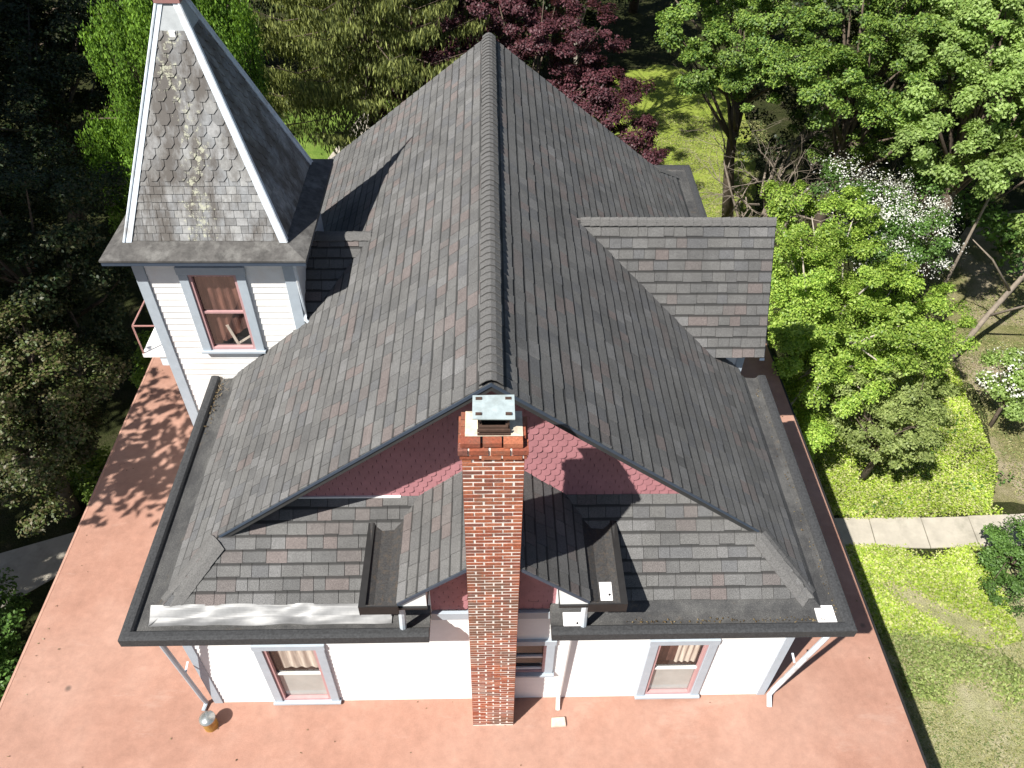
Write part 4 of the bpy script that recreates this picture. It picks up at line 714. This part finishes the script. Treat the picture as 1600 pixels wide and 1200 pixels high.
# woods closing the view at the back
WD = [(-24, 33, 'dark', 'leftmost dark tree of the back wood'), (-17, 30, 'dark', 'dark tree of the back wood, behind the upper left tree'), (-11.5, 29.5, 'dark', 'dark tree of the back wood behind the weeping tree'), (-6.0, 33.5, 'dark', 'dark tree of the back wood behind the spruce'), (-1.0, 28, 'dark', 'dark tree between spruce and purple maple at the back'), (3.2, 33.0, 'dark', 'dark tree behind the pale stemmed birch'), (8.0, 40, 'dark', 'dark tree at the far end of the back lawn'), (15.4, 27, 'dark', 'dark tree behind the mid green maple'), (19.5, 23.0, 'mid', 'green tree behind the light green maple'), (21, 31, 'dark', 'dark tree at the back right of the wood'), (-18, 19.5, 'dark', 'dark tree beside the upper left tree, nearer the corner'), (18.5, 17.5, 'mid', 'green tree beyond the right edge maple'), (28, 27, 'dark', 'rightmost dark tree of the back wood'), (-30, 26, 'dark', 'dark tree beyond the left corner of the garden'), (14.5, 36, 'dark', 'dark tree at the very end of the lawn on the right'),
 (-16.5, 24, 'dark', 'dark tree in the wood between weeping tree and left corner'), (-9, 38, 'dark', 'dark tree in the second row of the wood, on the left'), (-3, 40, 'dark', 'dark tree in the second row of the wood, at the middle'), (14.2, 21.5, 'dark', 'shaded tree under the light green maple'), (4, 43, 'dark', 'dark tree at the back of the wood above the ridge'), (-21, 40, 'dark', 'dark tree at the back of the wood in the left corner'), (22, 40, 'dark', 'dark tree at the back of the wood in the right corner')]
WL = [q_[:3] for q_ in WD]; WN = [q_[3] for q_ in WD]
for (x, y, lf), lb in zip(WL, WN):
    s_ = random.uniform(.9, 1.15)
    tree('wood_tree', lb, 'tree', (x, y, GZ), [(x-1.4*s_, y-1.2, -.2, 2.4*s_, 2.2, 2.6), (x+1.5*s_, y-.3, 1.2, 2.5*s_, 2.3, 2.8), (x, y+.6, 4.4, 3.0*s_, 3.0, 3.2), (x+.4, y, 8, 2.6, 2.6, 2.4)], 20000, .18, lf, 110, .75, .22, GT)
# ------------------------------------------------------------------ ground cover
def in_poly(P, poly):
    x, y = P[:, 0], P[:, 1]; r = np.zeros(len(P), bool); j = len(poly)-1
    for i in range(len(poly)):
        xi, yi = poly[i]; xj, yj = poly[j]; r ^= ((yi > y) != (yj > y)) & (x < (xj-xi)*(y-yi)/(yj-yi+1e-9)+xi); j = i
    return r
def cover(name, poly, n, size, mat, h=.16, patch=.5, hang=False, asp=.7):
    p = np.array(poly); P = np.column_stack([RNG.uniform(p[:, 0].min(), p[:, 0].max(), n), RNG.uniform(p[:, 1].min(), p[:, 1].max(), n)])
    P = P+RNG.normal(0, .05, P.shape); f = np.sin(P[:, 0]*2.3+1.3*np.sin(P[:, 1]*1.9))+np.sin(P[:, 1]*3.1+1.7*np.sin(P[:, 0]*1.3))+RNG.normal(0, .55, n)
    k = in_poly(P, poly) & (f > patch-1.6); P = P[k]; hh = h*(.55+.45*np.clip(f[k], -1, 1)); z = GZ+RNG.uniform(0, 1, len(P))**.6*np.maximum(hh, .03)
    nn = RNG.normal(0, .45, (len(P), 3))+np.array([0, 0, 1]); o = leaves(name, np.column_stack([P, z]), nn, size, mat, None, asp, hang); o['kind'] = 'stuff'; return o
cover('ground_ivy', [(7.0, 6.02), (12.5, 6.2), (13.4, 7.8), (13.7, 11.2), (12.8, 12.0), (9.5, 11.5), (7.0, 10)], 170000, .058, LM['ivy'], .20, .1)
cover('ground_ivy', [(7.0, 5.02), (11.4, 5.06), (11.7, 4.3), (11.6, 2.7), (10.8, 2.5), (8.9, 2.9), (7.0, 3.0)], 82000, .058, LM['ivy'], .16, .95)
cover('ground_ivy', [(7, 5.85), (12.8, 6.05), (12.8, 6.35), (7, 6.15)], 5200, .055, LM['ivy'], .10, .9)
cover('ground_ivy', [(7, 4.95), (11.8, 4.98), (11.8, 5.2), (7, 5.16)], 3600, .055, LM['ivy'], .08, 1.0)
cover('weeds', [(9.0, 5.9), (13.4, 7.0), (13.2, 9.5), (11, 7.5)], 2600, .09, LM['mid'], .28, 1.9)
cover('weeds', [(8.4, 3.0), (11.0, 2.5), (11.4, 1.6), (10.2, 1.0), (8.6, 1.5)], 9000, .06, LM['olive'], .20, 1.1)
cover('dry_grass', [(7.0, 2.9), (11.0, 2.6), (16, 4.4), (16, -2), (7.0, -2)], 60000, .06, LM['grass'], .05, .7, asp=.3)
cover('dry_grass', [(13.3, 6.3), (17, 6.5), (18, 16), (13.7, 16), (13.6, 8)], 30000, .07, LM['grass'], .05, 1.0, asp=.3)
cover('lawn_grass', [(5, 14), (9, 14.5), (11.5, 19), (12, 27), (6, 28)], 50000, .08, LM['grass'], .05, .4, asp=.3)

# ------------------------------------------------------------------ litter blown into the gutters and along the porch
def litter(pts, size, label):
    P = np.array(pts); o = leaves('leaf_litter', P, RNG.normal(0, .35, (len(P), 3))+np.array([0, 0, 1]), size, LT, None, .6); o['kind'] = 'stuff'
LT = leaf_mat('dry_leaf', [(.10, .065, .03), (.16, .11, .05), (.07, .05, .03), (.22, .17, .09)], .1)
L_ = []
for k in range(70): L_.append((XR-.14-abs(RNG.normal(0, .05)), RNG.uniform(-.2, 4.2), 2.815))
for k in range(90): L_.append((XL+.14+abs(RNG.normal(0, .05)), 4.3-abs(RNG.normal(0, .5)), 2.815))
for k in range(110): L_.append((RNG.uniform(1.8, 4.5), YF+.15+abs(RNG.normal(0, .03)), 2.815))
litter(L_, .030, '')
L_ = []
for k in range(45): L_.append((-7.5+abs(RNG.normal(0, .25)), RNG.uniform(-2, 8.5), .012))
for k in range(16): L_.append((RNG.uniform(-7.4, 6.4), RNG.uniform(-1.1, -.05), .012))
for k in range(14): L_.append((6.45-abs(RNG.normal(0, .3)), RNG.uniform(-1, 7), .012))
litter(L_, .032, '')
mb = MB()
for k in range(9):
    x = XL+.26+random.uniform(-.1, .12); y = 4.22+random.uniform(-.15, .15); an = random.uniform(0, 3.14); mb.tube([(x, y, 2.83), (x+.09*math.cos(an), y+.09*math.sin(an), 2.85+random.uniform(0, .04))], .004, 4)
o = mb.build('twigs', M['gbark']); o['kind'] = 'stuff'
